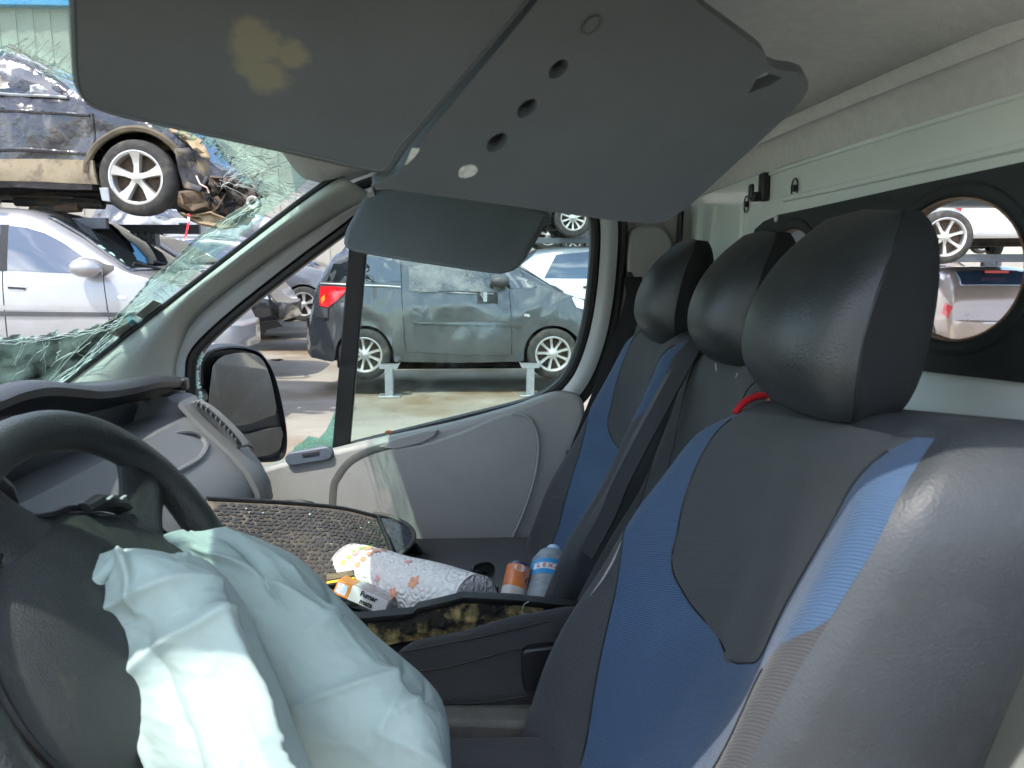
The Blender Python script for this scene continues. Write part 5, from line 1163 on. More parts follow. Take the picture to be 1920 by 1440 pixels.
class Car:
    """lofted body: local x forward, near side at -y, z up from the tyres"""
    def __init__(s, name, label, loc, rz, L, Wd, top, belt, wheels, R_=.31, sill=.20, arch=None, paint=None, group=None, tum=.16, plan=2.6, dent=0, dseed=0, cat='car', fr=.0, tilt=0, body=True, ends=(.72, .72), arch_gap=1.14):
        s.r = empty(name, loc, rz); s.r.rotation_euler = (0, tilt, rz); tag(s.r, label, cat, group)
        s.L, s.W, s.top, s.belt, s.wheels, s.R, s.sill, s.paint, s.tum, s.plan, s.dent, s.ds, s.ends = L, Wd, top, belt, wheels, R_, sill, paint, tum, plan, dent, dseed, ends
        s.ag = arch_gap
        if body: s.body()
    def zt(s, x): return smooth_tab_lin(s.top, x)
    def zb(s, x): return min(smooth_tab_lin(s.belt, x), s.zt(x) - .004)
    def z0(s, x):
        z = s.sill + .05 * max(0, abs(x / (s.L / 2)) - .8) / .2
        for w in s.wheels:
            d = abs(x - w); ra = s.R * s.ag
            if d < ra: z = max(z, s.R + math.sqrt(ra * ra - d * d) * .98)
        return z
    def hw(s, x):
        t = abs(x) / (s.L / 2); e = s.ends[0] if x < 0 else s.ends[1]
        return s.W / 2 * (1 - (1 - e) * t ** 5) if t <= 1 else s.W / 2 * e
    def ysec(s, x, z):
        """half width of the skin at height z"""
        h = s.hw(x); b = s.zb(x); t = s.zt(x); lo = s.sill
        if z <= b:
            f = (z - lo) / max(.05, b - lo)
            return h * lerp_tab([(-.2, .93), (0, .945), (.18, .985), (.45, 1.0), (.75, .992), (.93, .972), (1.0, .955)], f)
        f = min(1, (z - b) / max(.02, t - b)); return h * (.955 - s.tum * (f ** 1.25) * min(1, (t - b) / .35) - .10 * max(0, f - .82) / .18)
    def dz(s, p):
        if not s.dent: return Vector()
        q = Vector((p.x * 1.7 + s.ds, p.y * 1.2, p.z * 2.2)); a = noise.noise(q); r = 1 - abs(noise.noise(q * 1.9 + Vector((5, 0, 0)))) * 2
        return Vector((s.dent * .3 * noise.noise(q * 1.4 + Vector((0, 9, 0))), s.dent * (.9 * a + .45 * r * abs(r)), s.dent * .3 * noise.noise(q * 1.2 + Vector((0, 0, 7)))))
    def ring(s, x):
        z0, zb, zt = s.z0(x), s.zb(x), s.zt(x); pts = []
        zb = max(zb, z0 + .02); zt = max(zt, zb + .004)
        hs = [z0 + (zb - z0) * f for f in (0, .12, .25, .4, .55, .7, .84, .94, 1.0)]
        side = [(s.ysec(x, z), z) for z in hs]
        gh = zt - zb
        for f in (.2, .4, .6, .78, .9): side.append((s.ysec(x, zb + gh * f), zb + gh * f * (1 if gh > .1 else 1)))
        ye = side[-1][0]
        for f, d in ((.9, .96), (.72, .985), (.45, .997), (.2, 1.0), (0, 1.0)):
            side.append((ye * f, zb + gh * (.9 + .1 * ((d - .9) / .1))))
        r = [Vector((x, -y, z)) for y, z in side] + [Vector((x, y, z)) for y, z in reversed(side[:-1])]
        if s.dent: r = [p + s.dz(p) for p in r]
        return r
    def body(s):
        n = 96; xs = set()
        for i in range(n + 1): xs.add(round(-s.L / 2 + s.L * i / n, 4))
        for w in s.wheels:
            for k in range(15): xs.add(round(w + s.R * s.ag * math.cos(math.pi * k / 14), 4))
        xs = [x for x in sorted(xs) if -s.L / 2 <= x <= s.L / 2]
        q = MB(); rings = [s.ring(x) for x in xs]; q.loft(rings, False)
        for r, x, d in ((rings[0], xs[0], -1), (rings[-1], xs[-1], 1)):
            m = len(r); base = len(q.v); c = sum(r, Vector()) / m
            r2 = [c + (p - c) * .86 + Vector((d * .06, 0, 0)) for p in r]; r3 = [c + (p - c) * .4 + Vector((d * .085, 0, 0)) for p in r]
            q.loft([r, r2, r3] if d > 0 else [list(reversed(t)) for t in (r, r2, r3)], True, False, True)
        q.build('body', s.paint, s.r, angle=50)
        q = MB(); q.box((0, 0, s.sill + .12), (s.L * .92, s.W * .80, .22)); 
        for w in s.wheels: q.box((w, 0, s.R + .05), (s.R * 2.2, s.W * .62, s.R * 1.4))
        q.build('underbody', CU, s.r)
    def patch(s, poly, off, m, name, side=-1, parent=None, lip=.012, sub=2):
        """outline in (x, z) laid on the skin of one side, standing off by off"""
        bm = bmesh.new(); vs = [bm.verts.new((x, 0, z)) for x, z in poly]; ed = [bm.edges.new((vs[i - 1], vs[i])) for i in range(len(vs))]
        bmesh.ops.triangle_fill(bm, use_beauty=True, edges=ed)
        if sub: bmesh.ops.subdivide_edges(bm, edges=bm.edges[:], cuts=sub, use_grid_fill=True)
        bmesh.ops.triangulate(bm, faces=bm.faces[:])
        bnd = [e for e in bm.edges if len(e.link_faces) == 1]
        r = bmesh.ops.extrude_edge_only(bm, edges=bnd); nv = {e for e in r['geom'] if isinstance(e, bmesh.types.BMVert)}
        for v in bm.verts:
            y = s.ysec(v.co.x, v.co.z) + (off if v not in nv else -lip); v.co.y = side * y
            if s.dent: v.co = v.co + s.dz(v.co)
        bmesh.ops.recalc_face_normals(bm, faces=bm.faces)
        bm.verts.index_update(); q = MB(); q.add([v.co.copy() for v in bm.verts], [tuple(v.index for v in f.verts) for f in bm.faces]); bm.free()
        return q.build(name, m, parent or s.r, angle=30)
    def line(s, pts, w, off, m, name, side=-1, n=24):
        pth = catmull([(x, 0, z) for x, z in pts], n); q = MB()
        pth = [Vector((p.x, side * (s.ysec(p.x, p.z) + off), p.z)) for p in pth]
        if s.dent: pth = [p + s.dz(p) for p in pth]
        q.tube(pth, w, 6); return q.build(name, m, s.r)
    def top_patch(s, x0, x1, f0, f1, m, name, off=.006, n=10, lift=None):
        """glass across the car between stations x0 and x1 (windscreen or rear window)"""
        q = MB(); rings = []
        for i in range(n + 1):
            x = x0 + (x1 - x0) * i / n; zt, zb = s.zt(x), s.zb(x); ye = s.ysec(x, zb + (zt - zb) * .9); f = f0 + (f1 - f0) * i / n
            dzx = (s.zt(x + .02) - s.zt(x - .02)) / .04; nn = Vector((-dzx, 0, 1)).normalized()
            rings.append([Vector((x, ye * f * t, zt - .004 * (abs(t) ** 3) * 3)) + nn * off for t in (-1, -.8, -.5, 0, .5, .8, 1)])
        q.loft(rings, False); return q.build(name, m, s.r, solid=.012)
    def put_wheels(s, **k):
        for w in s.wheels:
            make_wheel(s.r, (w, -(s.W / 2 - .10), s.R), s.R, side=-1, **k)
            make_wheel(s.r, (w, (s.W / 2 - .10), s.R), s.R, side=1, **k)
    def mirror(s, x, z, m, side=-1, sz=1):
        y = s.ysec(x, z); g_ = empty('door_mirror', (x, side * y, z), parent=s.r)
        q = MB(); q.ico((-.02, side * .14, .03), .10 * sz, (1.15, .9, .72), .05, 3); q.build('mirror_shell', m, g_)
        q = MB(); q.tube([(0.01, 0, 0), (0, side * .06, .005), (-.01, side * .09, .02)], [.035, .03, .025], 8); q.build('mirror_foot', CK, g_)
def smooth_tab_lin(tab, x):
    v = 0
    for k in (-1, 0, 1): v += lerp_tab(tab, x + k * .035)
    return v / 3
def seams(c, lst, w=.004):
    for pts in lst: c.line(pts, w, .0005, CK, 'door_gap')

def sx(px, Y): return P(px, 487, Y=Y).x
def sz_(py, Y, px=960): return P(px, py, Y=Y).z

# ---------------- grey hatchback on stands straight outside the window
YP = 9.05
c = Car('grey_hatchback', 'dented dark grey hatchback on stands, its window taped over with clear plastic', (-.145, YP + .84, .185), 0, 3.74, 1.69,
        [(-1.87, .62), (-1.84, .95), (-1.78, 1.18), (-1.62, 1.47), (-1.4, 1.575), (-.9, 1.61), (-.3, 1.60), (.2, 1.53), (.55, 1.39), (1.0, 1.10), (1.2, 1.0), (1.45, .93), (1.7, .80), (1.80, .68), (1.87, .5)],
        [(-1.87, .9), (-1.5, .98), (-.8, .97), (.5, .95), (1.2, .96), (1.87, .8)], (-1.215, 1.012), .305, .21, paint=car_paint('dark_grey_car_paint', (.080, .092, .097), .25, .35, (.105, .115, .115), .62, .95), tum=.17, dent=.042, dseed=3, ends=(.80, .74))
c.put_wheels(nsp=9, style='thin', rimr=.68)
def X_(px): return P(px, 600, Y=YP).x + .145
def Z_(py): return P(850, py, Y=YP).z - .185
def PX(pts): return [(X_(a), Z_(b)) for a, b in pts]
c.patch(PX([(610, 528), (628, 480), (655, 448), (672, 448), (672, 530)]), .004, CG, 'rear_quarter_window')
c.patch(PX([(684, 526), (682, 482), (690, 452), (742, 452), (750, 500), (752, 527), (715, 530)]), .004, CG, 'side_window')
c.patch(PX([(770, 541), (766, 452), (880, 452), (908, 480), (925, 541)]), .003, CG, 'door_window')
c.patch(PX([(952, 541), (938, 505), (968, 498), (1008, 540)]), .004, CG, 'front_quarter_window')
film = glass_mat('crumpled_clear_film', (.75, .8, .8), .4, dirt=.75, dirtcol=(.62, .64, .63), dscale=3, dlo=.35, dhi=.65, rough=.12)
for poly in ([(768, 545), (766, 500), (800, 495), (880, 498), (915, 520), (922, 548), (860, 545), (800, 548)], [(900, 552), (912, 512), (920, 514), (906, 560)]):
    c.patch(PX(poly), .02, film, 'plastic_sheet')
c.line(PX([(598, 532), (640, 534), (700, 536), (752, 539)]), .011, .004, GALV, 'chrome_strip'); c.line(PX([(770, 547), (850, 549), (925, 551)]), .007, .003, GALV, 'chrome_strip')
c.patch(PX([(594, 574), (597, 538), (618, 537), (652, 540), (640, 555), (612, 576)]), .012, CR, 'tail_lamp'); c.patch(PX([(598, 560), (606, 552), (606, 562), (600, 570)]), .016, CO, 'indicator_lens')
seams(c, [PX([(752, 500), (755, 560), (757, 610), (760, 660)]), PX([(955, 545), (958, 600), (958, 665)]), PX([(764, 660), (860, 664), (956, 666)]), PX([(753, 452), (752, 500)])])
c.patch(PX([(772, 600), (776, 606), (960, 612), (976, 611), (977, 605), (960, 602)]), .014, c.paint, 'side_moulding')
c.patch(PX([(895, 546), (933, 548), (934, 570), (896, 568)]), .006, CK, 'handle_recess'); c.patch(PX([(907, 548), (914, 548), (914, 566), (907, 565)]), .02, GALV, 'door_handle')
c.patch(PX([(983, 589), (993, 590), (993, 595), (983, 594)]), .008, CL, 'side_repeater')
c.patch(PX([(1074, 560), (1084, 553), (1096, 566), (1096, 582), (1082, 578)]), .01, CL, 'head_lamp')
c.patch(PX([(583, 574), (612, 578), (612, 596), (588, 596)]), .02, CB, 'bumper_strip')
q = MB(); q.box((-.1, .45, .10), (2.3, .30, .26)); q.box((-1.45, .2, .16), (.4, .9, .2)); q.build('added_underbody_box', CU, c.r, bevel=.03)  # dark boxes added to cover the sunlit ground seen beneath the car
c.mirror(X_(940), Z_(532), CB)
c.top_patch(.52, 1.12, .92, .96, CG, 'windscreen')
q = MB(); q.tube([(1.05, -.6, 1.09), (1.2, -.1, 1.01)], .012, 6); q.tube([(1.05, -.2, 1.09), (1.22, .4, 1.0)], .012, 6); q.build('wiper', CK, c.r)
# stands
def stand(px, py, Y, h, label):
    b = P(px, py, Z=0.0); root = empty('support_stand', (b.x, Y, 0)); tag(root, label, 'stand', 'welded stands under the grey hatchback')
    q = MB(); q.box((0, 0, .012), (.26, .22, .02)); q.build('base_plate', GALV, root, bevel=.004)
    q = MB(); q.box((0, 0, h / 2), (.016, .12, h - .04)); q.box((-.0, -.06, h / 2), (.09, .012, h - .04)); q.box((0, .06, h / 2), (.09, .012, h - .04)); q.build('beam', GALV, root)
    q = MB(); q.prism([Vector(p) for p in ((-.13, -.07, h), (-.10, -.07, h - .06), (.10, -.07, h - .06), (.13, -.07, h), (.10, -.07, h - .015), (-.10, -.07, h - .015))], (0, .14, 0)); q.build('saddle', GALV, root)
stand(745, 722, 9.0, .40, 'pale steel stand under the hatchback near its rear wheel'); stand(988, 726, 9.0, .40, 'pale steel stand under the hatchback near its front wheel')

# ---------------- silver people carrier on the left
YM = 6.8
def mk_px(Y, ox, oz, px0=300):
    return lambda pts: [(P(a, 487, Y=Y).x - ox, P(px0, b, Y=Y).z - oz) for a, b in pts]
MO = (-4.22, .47)   # centre x, raise
S_ = mk_px(YM, *MO)
silver = car_paint('silver_car_paint', (.36, .36, .38), .3, .35, (.33, .325, .315), .55, .8)
c = Car('silver_people_carrier', 'silver people carrier beside the broken windscreen, sky mirrored in its door window', (MO[0], YM + .88, MO[1]), 0, 3.72, 1.76,
        [(-1.86, .8), (-1.84, 1.0), (-1.8, 1.3), (-1.7, 1.52), (-1.3, 1.60), (-.2, 1.605), (.2, 1.58), (.45, 1.50), (.75, 1.32), (1.15, 1.03), (1.3, .985), (1.5, .93), (1.7, .82), (1.8, .68), (1.86, .5)],
        [(-1.86, .95), (-1, .99), (.3, .99), (1.05, .99), (1.3, .95), (1.86, .7)], (-1.2, 1.22), .32, .20, paint=silver, tum=.17, ends=(.8, .62))
c.put_wheels(nsp=7, style='steel')
c.patch(S_([(6, 506), (5, 422), (40, 426), (72, 436), (105, 454), (140, 478), (168, 500), (170, 513), (80, 510)]), .004, CGB, 'door_window')
c.patch(S_([(-10, 506), (-10, 420), (-90, 420), (-170, 430), (-175, 503)]), .004, CGB, 'rear_door_window')
c.patch(S_([(158, 480), (186, 494), (212, 501), (186, 518), (182, 500)]), .005, CK, 'mirror_triangle')
c.patch(S_([(-10, 420), (5, 420), (5, 508), (-10, 508)]), .003, CK, 'door_post')
seams(c, [S_([(184, 498), (188, 540), (193, 590), (195, 640), (192, 720)]), S_([(-4, 508), (-2, 580), (-2, 660), (0, 720)])])
c.patch(S_([(4, 536), (10, 530), (34, 531), (44, 538), (38, 546), (12, 545)]), .004, silver, 'handle_bezel'); c.patch(S_([(8, 537), (40, 539), (40, 543), (8, 541)]), .012, CK, 'door_handle')
c.patch(S_([(-200, 580), (212, 586), (205, 594), (-200, 589)]), .016, CB, 'side_moulding'); c.patch(S_([(-200, 570), (190, 574), (190, 582), (-200, 578)]), .006, silver, 'body_crease')
c.patch(S_([(211, 556), (218, 554), (227, 557), (226, 561), (216, 561)]), .008, CL, 'side_repeater')
c.mirror(P(172, 487, Y=YM).x - MO[0], P(300, 508, Y=YM).z - MO[1], silver, sz=1.15)
c.top_patch(.42, 1.16, .90, .97, CG, 'windscreen')
q = MB(); q.tube([(1.10, -.5, 1.10), (1.22, -.05, 1.02), (1.24, .1, 1.0)], .013, 6); q.tube([(1.08, .0, 1.11), (1.2, .5, 1.02)], .013, 6); q.build('wiper', CK, c.r)
for k in range(3):
    q = MB(); x = .88 + .085 * k; z = c.zt(x); q.box((x, -.62 + .01 * k, z + .012), (.06, .05, .004), Matrix.Rotation(R(37), 3, 'Y')); q.build('window_sticker', mat('pale_green_sticker', (.45, .68, .62), .5) if k == 0 else bpy.data.materials['pale_green_sticker'], c.r)
q = MB(); q.tube([(-1.6, -.72, 1.63), (-1.3, -.735, 1.66), (-.2, -.735, 1.66), (.1, -.72, 1.62)], .022, 8); q.build('roof_rail', CB, c.r)
c.patch([(1.50, .72), (1.78, .66), (1.80, .56), (1.6, .57)], .01, CL, 'head_lamp'); c.patch([(1.66, .38), (1.80, .38), (1.80, .31), (1.67, .30)], .01, CL, 'fog_lamp')
st_g = 'blocks under the silver car'
for k, dx in enumerate((-1.0, 1.0)):
    q = MB(); q.box((MO[0] + dx, YM + .5, .33), (.2, .9, .66)); tag(q.build('support_block', RACK, bevel=.02), ('dark steel trestle under the rear of the silver people carrier', 'dark steel trestle under the front of the silver people carrier')[k], 'trestle', st_g)

# ---------------- crushed black off-roader on the rack above it
YS = 7.2
SO = (-4.15, 1.985); U_ = mk_px(YS, *SO)
blk = mat('crumpled_black_paint', (.030, .032, .042), .2, metal=.2, var=.2, vs=3, coat=.8, bump=.9, bs=5, dist=.05, col2=(.10, .09, .08), c2s=5, c2lo=.55, c2hi=.75)
wx = P(268, 487, Y=YS).x - SO[0]
c = Car('crushed_off_roader', 'crushed black off-roader with a torn open nose, stacked above the silver car', (SO[0], YS + .88, SO[1]), 0, 3.6, 1.8,
        [(-1.8, .8), (-1.7, 1.3), (-1.5, 1.52), (-.8, 1.55), (-.1, 1.50), (.25, 1.36), (.62, 1.06), (.9, 1.0), (1.2, .95), (1.45, .86), (1.6, .62), (1.8, .42)],
        [(-1.8, 1.0), (0, .99), (.6, .985), (1.0, .96), (1.8, .4)], (-1.65, wx), .335, .24, paint=blk, tum=.15, dent=.055, dseed=1.7, ends=(.9, .82), arch_gap=1.22)
make_wheel(c.r, (wx, -.80, .335), .335, .21, 5, 'star', -1, .70); make_wheel(c.r, (wx, .80, .335), .335, .21, 5, 'star', 1, .70)
c.patch(U_([(-120, 172), (-120, 108), (0, 112), (60, 122), (110, 150), (150, 180), (60, 176)]), .01, CG, 'smashed_window')
c.line(U_([(-120, 172), (0, 177), (80, 180), (150, 184)]), .014, .012, GALV, 'chrome_strip')
sillm = mat('dusty_tan_sill', (.30, .25, .17), .9, var=.25, vs=6, col2=(.17, .14, .10), c2s=6)
c.patch(U_([(-200, 340), (-200, 302), (100, 300), (194, 303), (198, 345), (100, 342)]), .03, sillm, 'sill_cladding')
seams(c, [U_([(196, 212), (194, 250), (192, 300)]), U_([(-90, 180), (-90, 250), (-88, 300)])], .009)
c.line(U_([(-100, 214), (40, 211), (120, 214), (190, 216)]), .016, .006, blk, 'door_crease'); c.line(U_([(-100, 286), (60, 283), (190, 290)]), .02, .004, blk, 'door_crease')
c.patch(U_([(-30, 200), (10, 196), (40, 206), (10, 216), (-20, 214)]), .015, CK, 'door_handle')
# arch lip
arcp = []
for k in range(15): a = math.pi * (.04 + .80 * k / 14); arcp.append((wx + .42 * math.cos(math.pi - a) , .335 + .42 * math.sin(a)))
c.line(arcp, .030, .018, mat('muddy_arch', (.11, .09, .06), .9, var=.4), 'arch_lip', n=30)
flm = glass_mat('torn_clear_film', (.7, .72, .75), .5, dirt=.8, dirtcol=(.60, .60, .64), dscale=4, dlo=.3, dhi=.6, rough=.1)
rnd = random.Random(9)
for poly in ([(-40, 112), (20, 116), (50, 125), (44, 145), (20, 165), (-10, 168), (-40, 160)], [(56, 160), (74, 158), (92, 170), (88, 178), (58, 176)], [(66, 128), (90, 140), (84, 148), (70, 140)]):
    g3 = [P(a, b, Y=YS - .03) - Vector((SO[0], YS + .88, SO[1])) for a, b in poly]; q = MB(); cc = sum(g3, Vector()) / len(g3)
    rings = [[cc + (p - cc) * s_ + Vector((0, .05 * noise.noise(p * 6 + Vector((s_ * 3, 0, 0))) - .05 * (1 - s_), 0)) for p in g3] for s_ in (1, .75, .5, .25, .02)]; q.loft(rings, True, False, True); q.build('torn_film', flm, c.r)
# torn nose: bent sheets, hoses, brackets
def scrap(parent, pts, y, m, name, th=.012, jag=.03, seed=0):
    r_ = random.Random(seed); q = MB(); g3 = [P(a, b, Y=y) - (parent.location if parent else Vector()) for a, b in pts]; cc = sum(g3, Vector()) / len(g3)
    g3 = [p + Vector((0, r_.uniform(-jag, jag) * 3, 0)) for p in g3]
    rings = [[cc + (p - cc) * s_ + Vector((r_.uniform(-jag, jag) * .3, r_.uniform(-jag, jag) * 1.6, r_.uniform(-jag, jag) * .3)) for p in g3] for s_ in (1, .7, .35)]
    q.loft(rings, True, False, True); return q.build(name, m, parent, solid=th, smooth=True, angle=25)
liner = mat('muddy_arch_liner', (.055, .055, .06), .7, var=.4, vs=10, col2=(.2, .15, .09), c2s=6, c2lo=.5, c2hi=.65)
scrap(c.r, [(335, 280), (365, 275), (392, 300), (395, 335), (380, 362), (345, 352), (335, 315)], YS + .05, liner, 'arch_liner', seed=1)
scrap(c.r, [(255, 262), (300, 252), (338, 268), (350, 300), (335, 330), (300, 280), (262, 275)], YS + .35, RUST, 'inner_wing', seed=2)
scrap(c.r, [(338, 360), (372, 352), (396, 372), (392, 392), (360, 400), (340, 385)], YS + .02, RUST, 'torn_bracket', seed=3)
scrap(c.r, [(350, 400), (400, 396), (440, 415), (450, 428), (420, 432), (370, 420), (330, 396)], YS + .02, MUD, 'bumper_remnant', seed=4)
scrap(c.r, [(398, 330), (430, 335), (462, 352), (486, 362), (488, 392), (460, 420), (430, 415), (405, 385)], YS + .5, CU, 'radiator_panel', seed=5)
scrap(c.r, [(300, 235), (345, 246), (380, 265), (400, 300), (385, 300), (350, 268)], YS + .02, MUD, 'wing_edge', seed=6)
scrap(c.r, [(395, 330), (420, 332), (430, 350), (410, 362), (398, 350)], YS - .02, RUST, 'torn_bracket', seed=8)
for k in range(26):
    a = (rnd.uniform(380, 470), rnd.uniform(335, 415)); b = (min(488, a[0] + rnd.uniform(-40, 50)), min(420, a[1] + rnd.uniform(-30, 45))); y = YS + rnd.uniform(0, .5)
    q = MB(); o_ = c.r.location; q.tube(catmull([P(*a, Y=y) - o_, P((a[0] + b[0]) / 2 + rnd.uniform(-10, 10), (a[1] + b[1]) / 2 + rnd.uniform(-8, 8), Y=y - .05) - o_, P(*b, Y=y) - o_], 8), rnd.choice([.008, .012, .02, .03]), 6); q.build('loose_hose', rnd.choice([CU, RUST, RUST, liner, CK]), c.r)
for k in range(16):
    a = (rnd.uniform(390, 485), rnd.uniform(345, 410)); q = MB(); q.box(P(*a, Y=YS + rnd.uniform(0, .3)) - c.r.location, (rnd.uniform(.03, .12), .05, rnd.uniform(.03, .12)), Matrix.Rotation(rnd.uniform(-.8, .8), 3, 'Y')); q.build('broken_bracket', rnd.choice([RUST, CU, liner, MUD]), c.r, bevel=.006)
q = MB(); q.lathe([(.05, 0), (.06, .01), (.05, .02), (.03, .01)], P(474, 380, Y=YS - .05) - c.r.location, (0, -1, 0), 20); q.build('badge_ring', CA, c.r)
q = MB(); q.tube([P(368, 330, Y=YS - .02) - c.r.location, P(375, 345, Y=YS - .06) - c.r.location, P(388, 352, Y=YS - .06) - c.r.location, P(392, 362, Y=YS - .05) - c.r.location], .008, 6); q.build('loose_cable', mat('pinkish_cable', (.55, .42, .38), .7), c.r)
# suspension and axle hanging below the sill
for (a, b, r_, m_) in (((20, 360), (190, 364), .03, CU), ((30, 378), (195, 384), .045, CU), ((60, 395), (150, 388), .05, RUST), ((140, 372), (230, 380), .03, CK)):
    q = MB(); q.tube([P(*a, Y=YS + .45) - c.r.location, P(*b, Y=YS + .4) - c.r.location], r_, 8); q.build('axle_tube', m_, c.r)
# rack: two beams along x, posts with punched slots
def beam(p0, p1, h, d, label, grp_='beams of the stacking rack'):
    p0, p1 = Vector(p0), Vector(p1); q = MB(); mid = (p0 + p1) / 2; q.box(mid, ((p1 - p0).length, d, h)); return tag(q.build('rack_beam', RACK, bevel=.006), label, 'beam', grp_)
beam((-7.5, 7.45, 1.93), (-3.45, 7.45, 1.93), .10, .06, 'long dark rack beam just under the sill of the crushed off-roader')
beam((-7.5, 8.85, 1.93), (-3.1, 8.85, 1.93), .10, .06, 'long dark rack beam under the far side of the crushed off-roader')
def rack_post(px, Y, z1, w, label, group='posts of the stacking rack'):
    x = P(px, 487, Y=Y).x; root = empty('rack_post', (x, Y, 0)); tag(root, label, 'post', group)
    q = MB(); q.box((-w * .12, 0, z1 / 2), (w * .62, .10, z1)); q.box((w * .36, .02, z1 / 2), (w * .26, .12, z1)); q.build('channel', mat('grey_rack_post_steel', (.13, .14, .155), .5, metal=.3, var=.15, vs=6) if 'grey_rack_post_steel' not in bpy.data.materials else bpy.data.materials['grey_rack_post_steel'], root, bevel=.006)
    q = MB()
    for k in range(int(z1 / .075)):
        for dx in (-w * .34, w * .03): q.box((dx, -.051, .08 + k * .075), (.018, .004, .026))
        q.box((w * .36, -.041, .08 + k * .075), (.014, .004, .026))
    o = q.build('punched_slot', CK, root, smooth=False); o['kind'] = 'stuff'
    q = MB(); q.box((0, 0, .01), (w * 1.6, .24, .02)); q.build('foot_plate', RACK, root)
rack_post(279, 8.72, 1.88, .215, 'perforated grey rack post standing behind the bonnet of the silver car')
q = MB(); q.prism([P(a, b, Y=7.1) for a, b in [(186, 352), (202, 352), (206, 378), (191, 376)]], (0, .02, 0)); tag(q.build('rack_bracket', GALV, bevel=.003), 'pale rack bracket hanging beside the alloy wheel', 'bracket')
q = MB(); q.prism([P(a, b, Y=6.95) for a, b in [(352, 400), (357, 402), (354, 425), (349, 446), (345, 447), (350, 425)]], (0, .003, .0)); 
ob = q.build('warning_ribbon', mat('red_white_ribbon', (.70, .03, .05), .6, var=.05, col2=(.75, .72, .7), c2s=6, c2lo=.5, c2hi=.52), smooth=False); tag(ob, 'red and white warning ribbon dangling from the crushed nose', 'ribbon')

# ---------------- a simple saloon/hatch body for the cars further back
HT = [(-1.95, .55), (-1.9, .9), (-1.75, 1.15), (-1.45, 1.42), (-1.0, 1.48), (-.2, 1.48), (.25, 1.40), (.85, 1.03), (1.1, .95), (1.5, .88), (1.8, .75), (1.95, .5)]
HB = [(-1.95, .88), (-1, .93), (.8, .92), (1.95, .6)]
def plain_car(name, label, loc, rz, paint, group='cars further back in the yard', wheels=True, dent=0, seed=0, nsp=5, style='star', tilt=0, glass=None, L=3.9, rearwin=True, scale_z=1.0, lights=True):
    glass = glass or CG
    c = Car(name, label, loc, rz, L, 1.7, [(x * L / 3.9, z * scale_z) for x, z in HT], [(x * L / 3.9, z * scale_z) for x, z in HB], (-1.2 * L / 3.9, 1.22 * L / 3.9), .30, .2, paint=paint, group=group, dent=dent, dseed=seed, ends=(.82, .74), tilt=tilt)
    k = L / 3.9
    for s in (-1, 1):
        c.patch([(-1.35 * k, .96 * scale_z), (-1.15 * k, 1.34 * scale_z), (-.42 * k, 1.40 * scale_z), (-.40 * k, .955 * scale_z)], .004, glass, 'rear_door_window', s)
        c.patch([(-.33 * k, .955 * scale_z), (-.34 * k, 1.40 * scale_z), (.15 * k, 1.36 * scale_z), (.66 * k, .965 * scale_z)], .004, glass, 'door_window', s)
        if s == -1 or abs(rz) > .3:
            c.line([(-.37 * k, .93 * scale_z), (-.36 * k, .6), (-.36 * k, .3)], .006, .0005, CK, 'door_gap', s); c.line([(.72 * k, .93 * scale_z), (.76 * k, .6), (.74 * k, .3)], .006, .0005, CK, 'door_gap', s)
            c.patch([(-.72 * k, .80), (-.54 * k, .805), (-.54 * k, .84), (-.72 * k, .835)], .015, CK, 'door_handle', s); c.patch([(.36 * k, .79), (.54 * k, .795), (.54 * k, .83), (.36 * k, .825)], .015, CK, 'door_handle', s)
        if lights:
            c.patch([(-1.9 * k, .84), (-1.72 * k, .90), (-1.70 * k, .72), (-1.88 * k, .66)], .01, CR, 'tail_lamp', s); c.patch([(1.55 * k, .76), (1.82 * k, .68), (1.86 * k, .56), (1.62 * k, .62)], .01, CL, 'head_lamp', s)
    c.top_patch(.30 * k, .86 * k, .92, .96, glass, 'windscreen')
    if rearwin: c.top_patch(-1.72 * k, -1.46 * k, .90, .90, glass, 'rear_window')
    if wheels: c.put_wheels(nsp=nsp, style=style)
    return c
def at_px(px, py, Y): return P(px, py, Y=Y)
gb = car_paint('dark_grey_metallic', (.12, .125, .14), .3, .3); bk_p = car_paint('gloss_black_paint', (.014, .015, .018), .22, .1, (.04, .04, .04)); wh = car_paint('white_car_paint', (.72, .73, .74), .3, .0); br = car_paint('taupe_metallic', (.30, .24, .20), .3, .35); bl = car_paint('faded_blue_paint', (.05, .09, .16), .35, .2); rdp = car_paint('dull_red_paint', (.28, .03, .03), .35, .1)
# black car behind the silver one: bonnet between it and the post, nose by the mirror
x = P(508, 487, Y=10.2).x
plain_car('black_car', 'black car with a broken front bumper behind the silver people carrier', (x - 1.95, 11.0, .52), 0, bk_p, dent=.02, seed=2)
q = MB()
nose = [P(a, b, Y=10.15) for a, b in [(440, 610), (520, 600), (530, 612), (500, 618), (495, 628), (488, 618), (478, 626), (470, 616), (455, 622), (445, 618)]]; q.prism(nose, (0, .05, 0)); tag(q.build('bumper_fragment', CK), 'ragged black bumper edge hanging below the nose of the black car', 'bumper')
x = P(300, 487, Y=13.2).x
plain_car('grey_estate_car', 'dark grey car with pale windows seen to the right of the rack post', (x + 1.1, 14.1, .55), 0, gb, glass=CGB, seed=4)
x = P(1010, 487, Y=12.4).x
plain_car('white_hatchback', 'white hatchback with windows coloured sky blue behind the grey hatchback bonnet', (x + 1.45, 13.3, .34), 0, wh, glass=CGB)
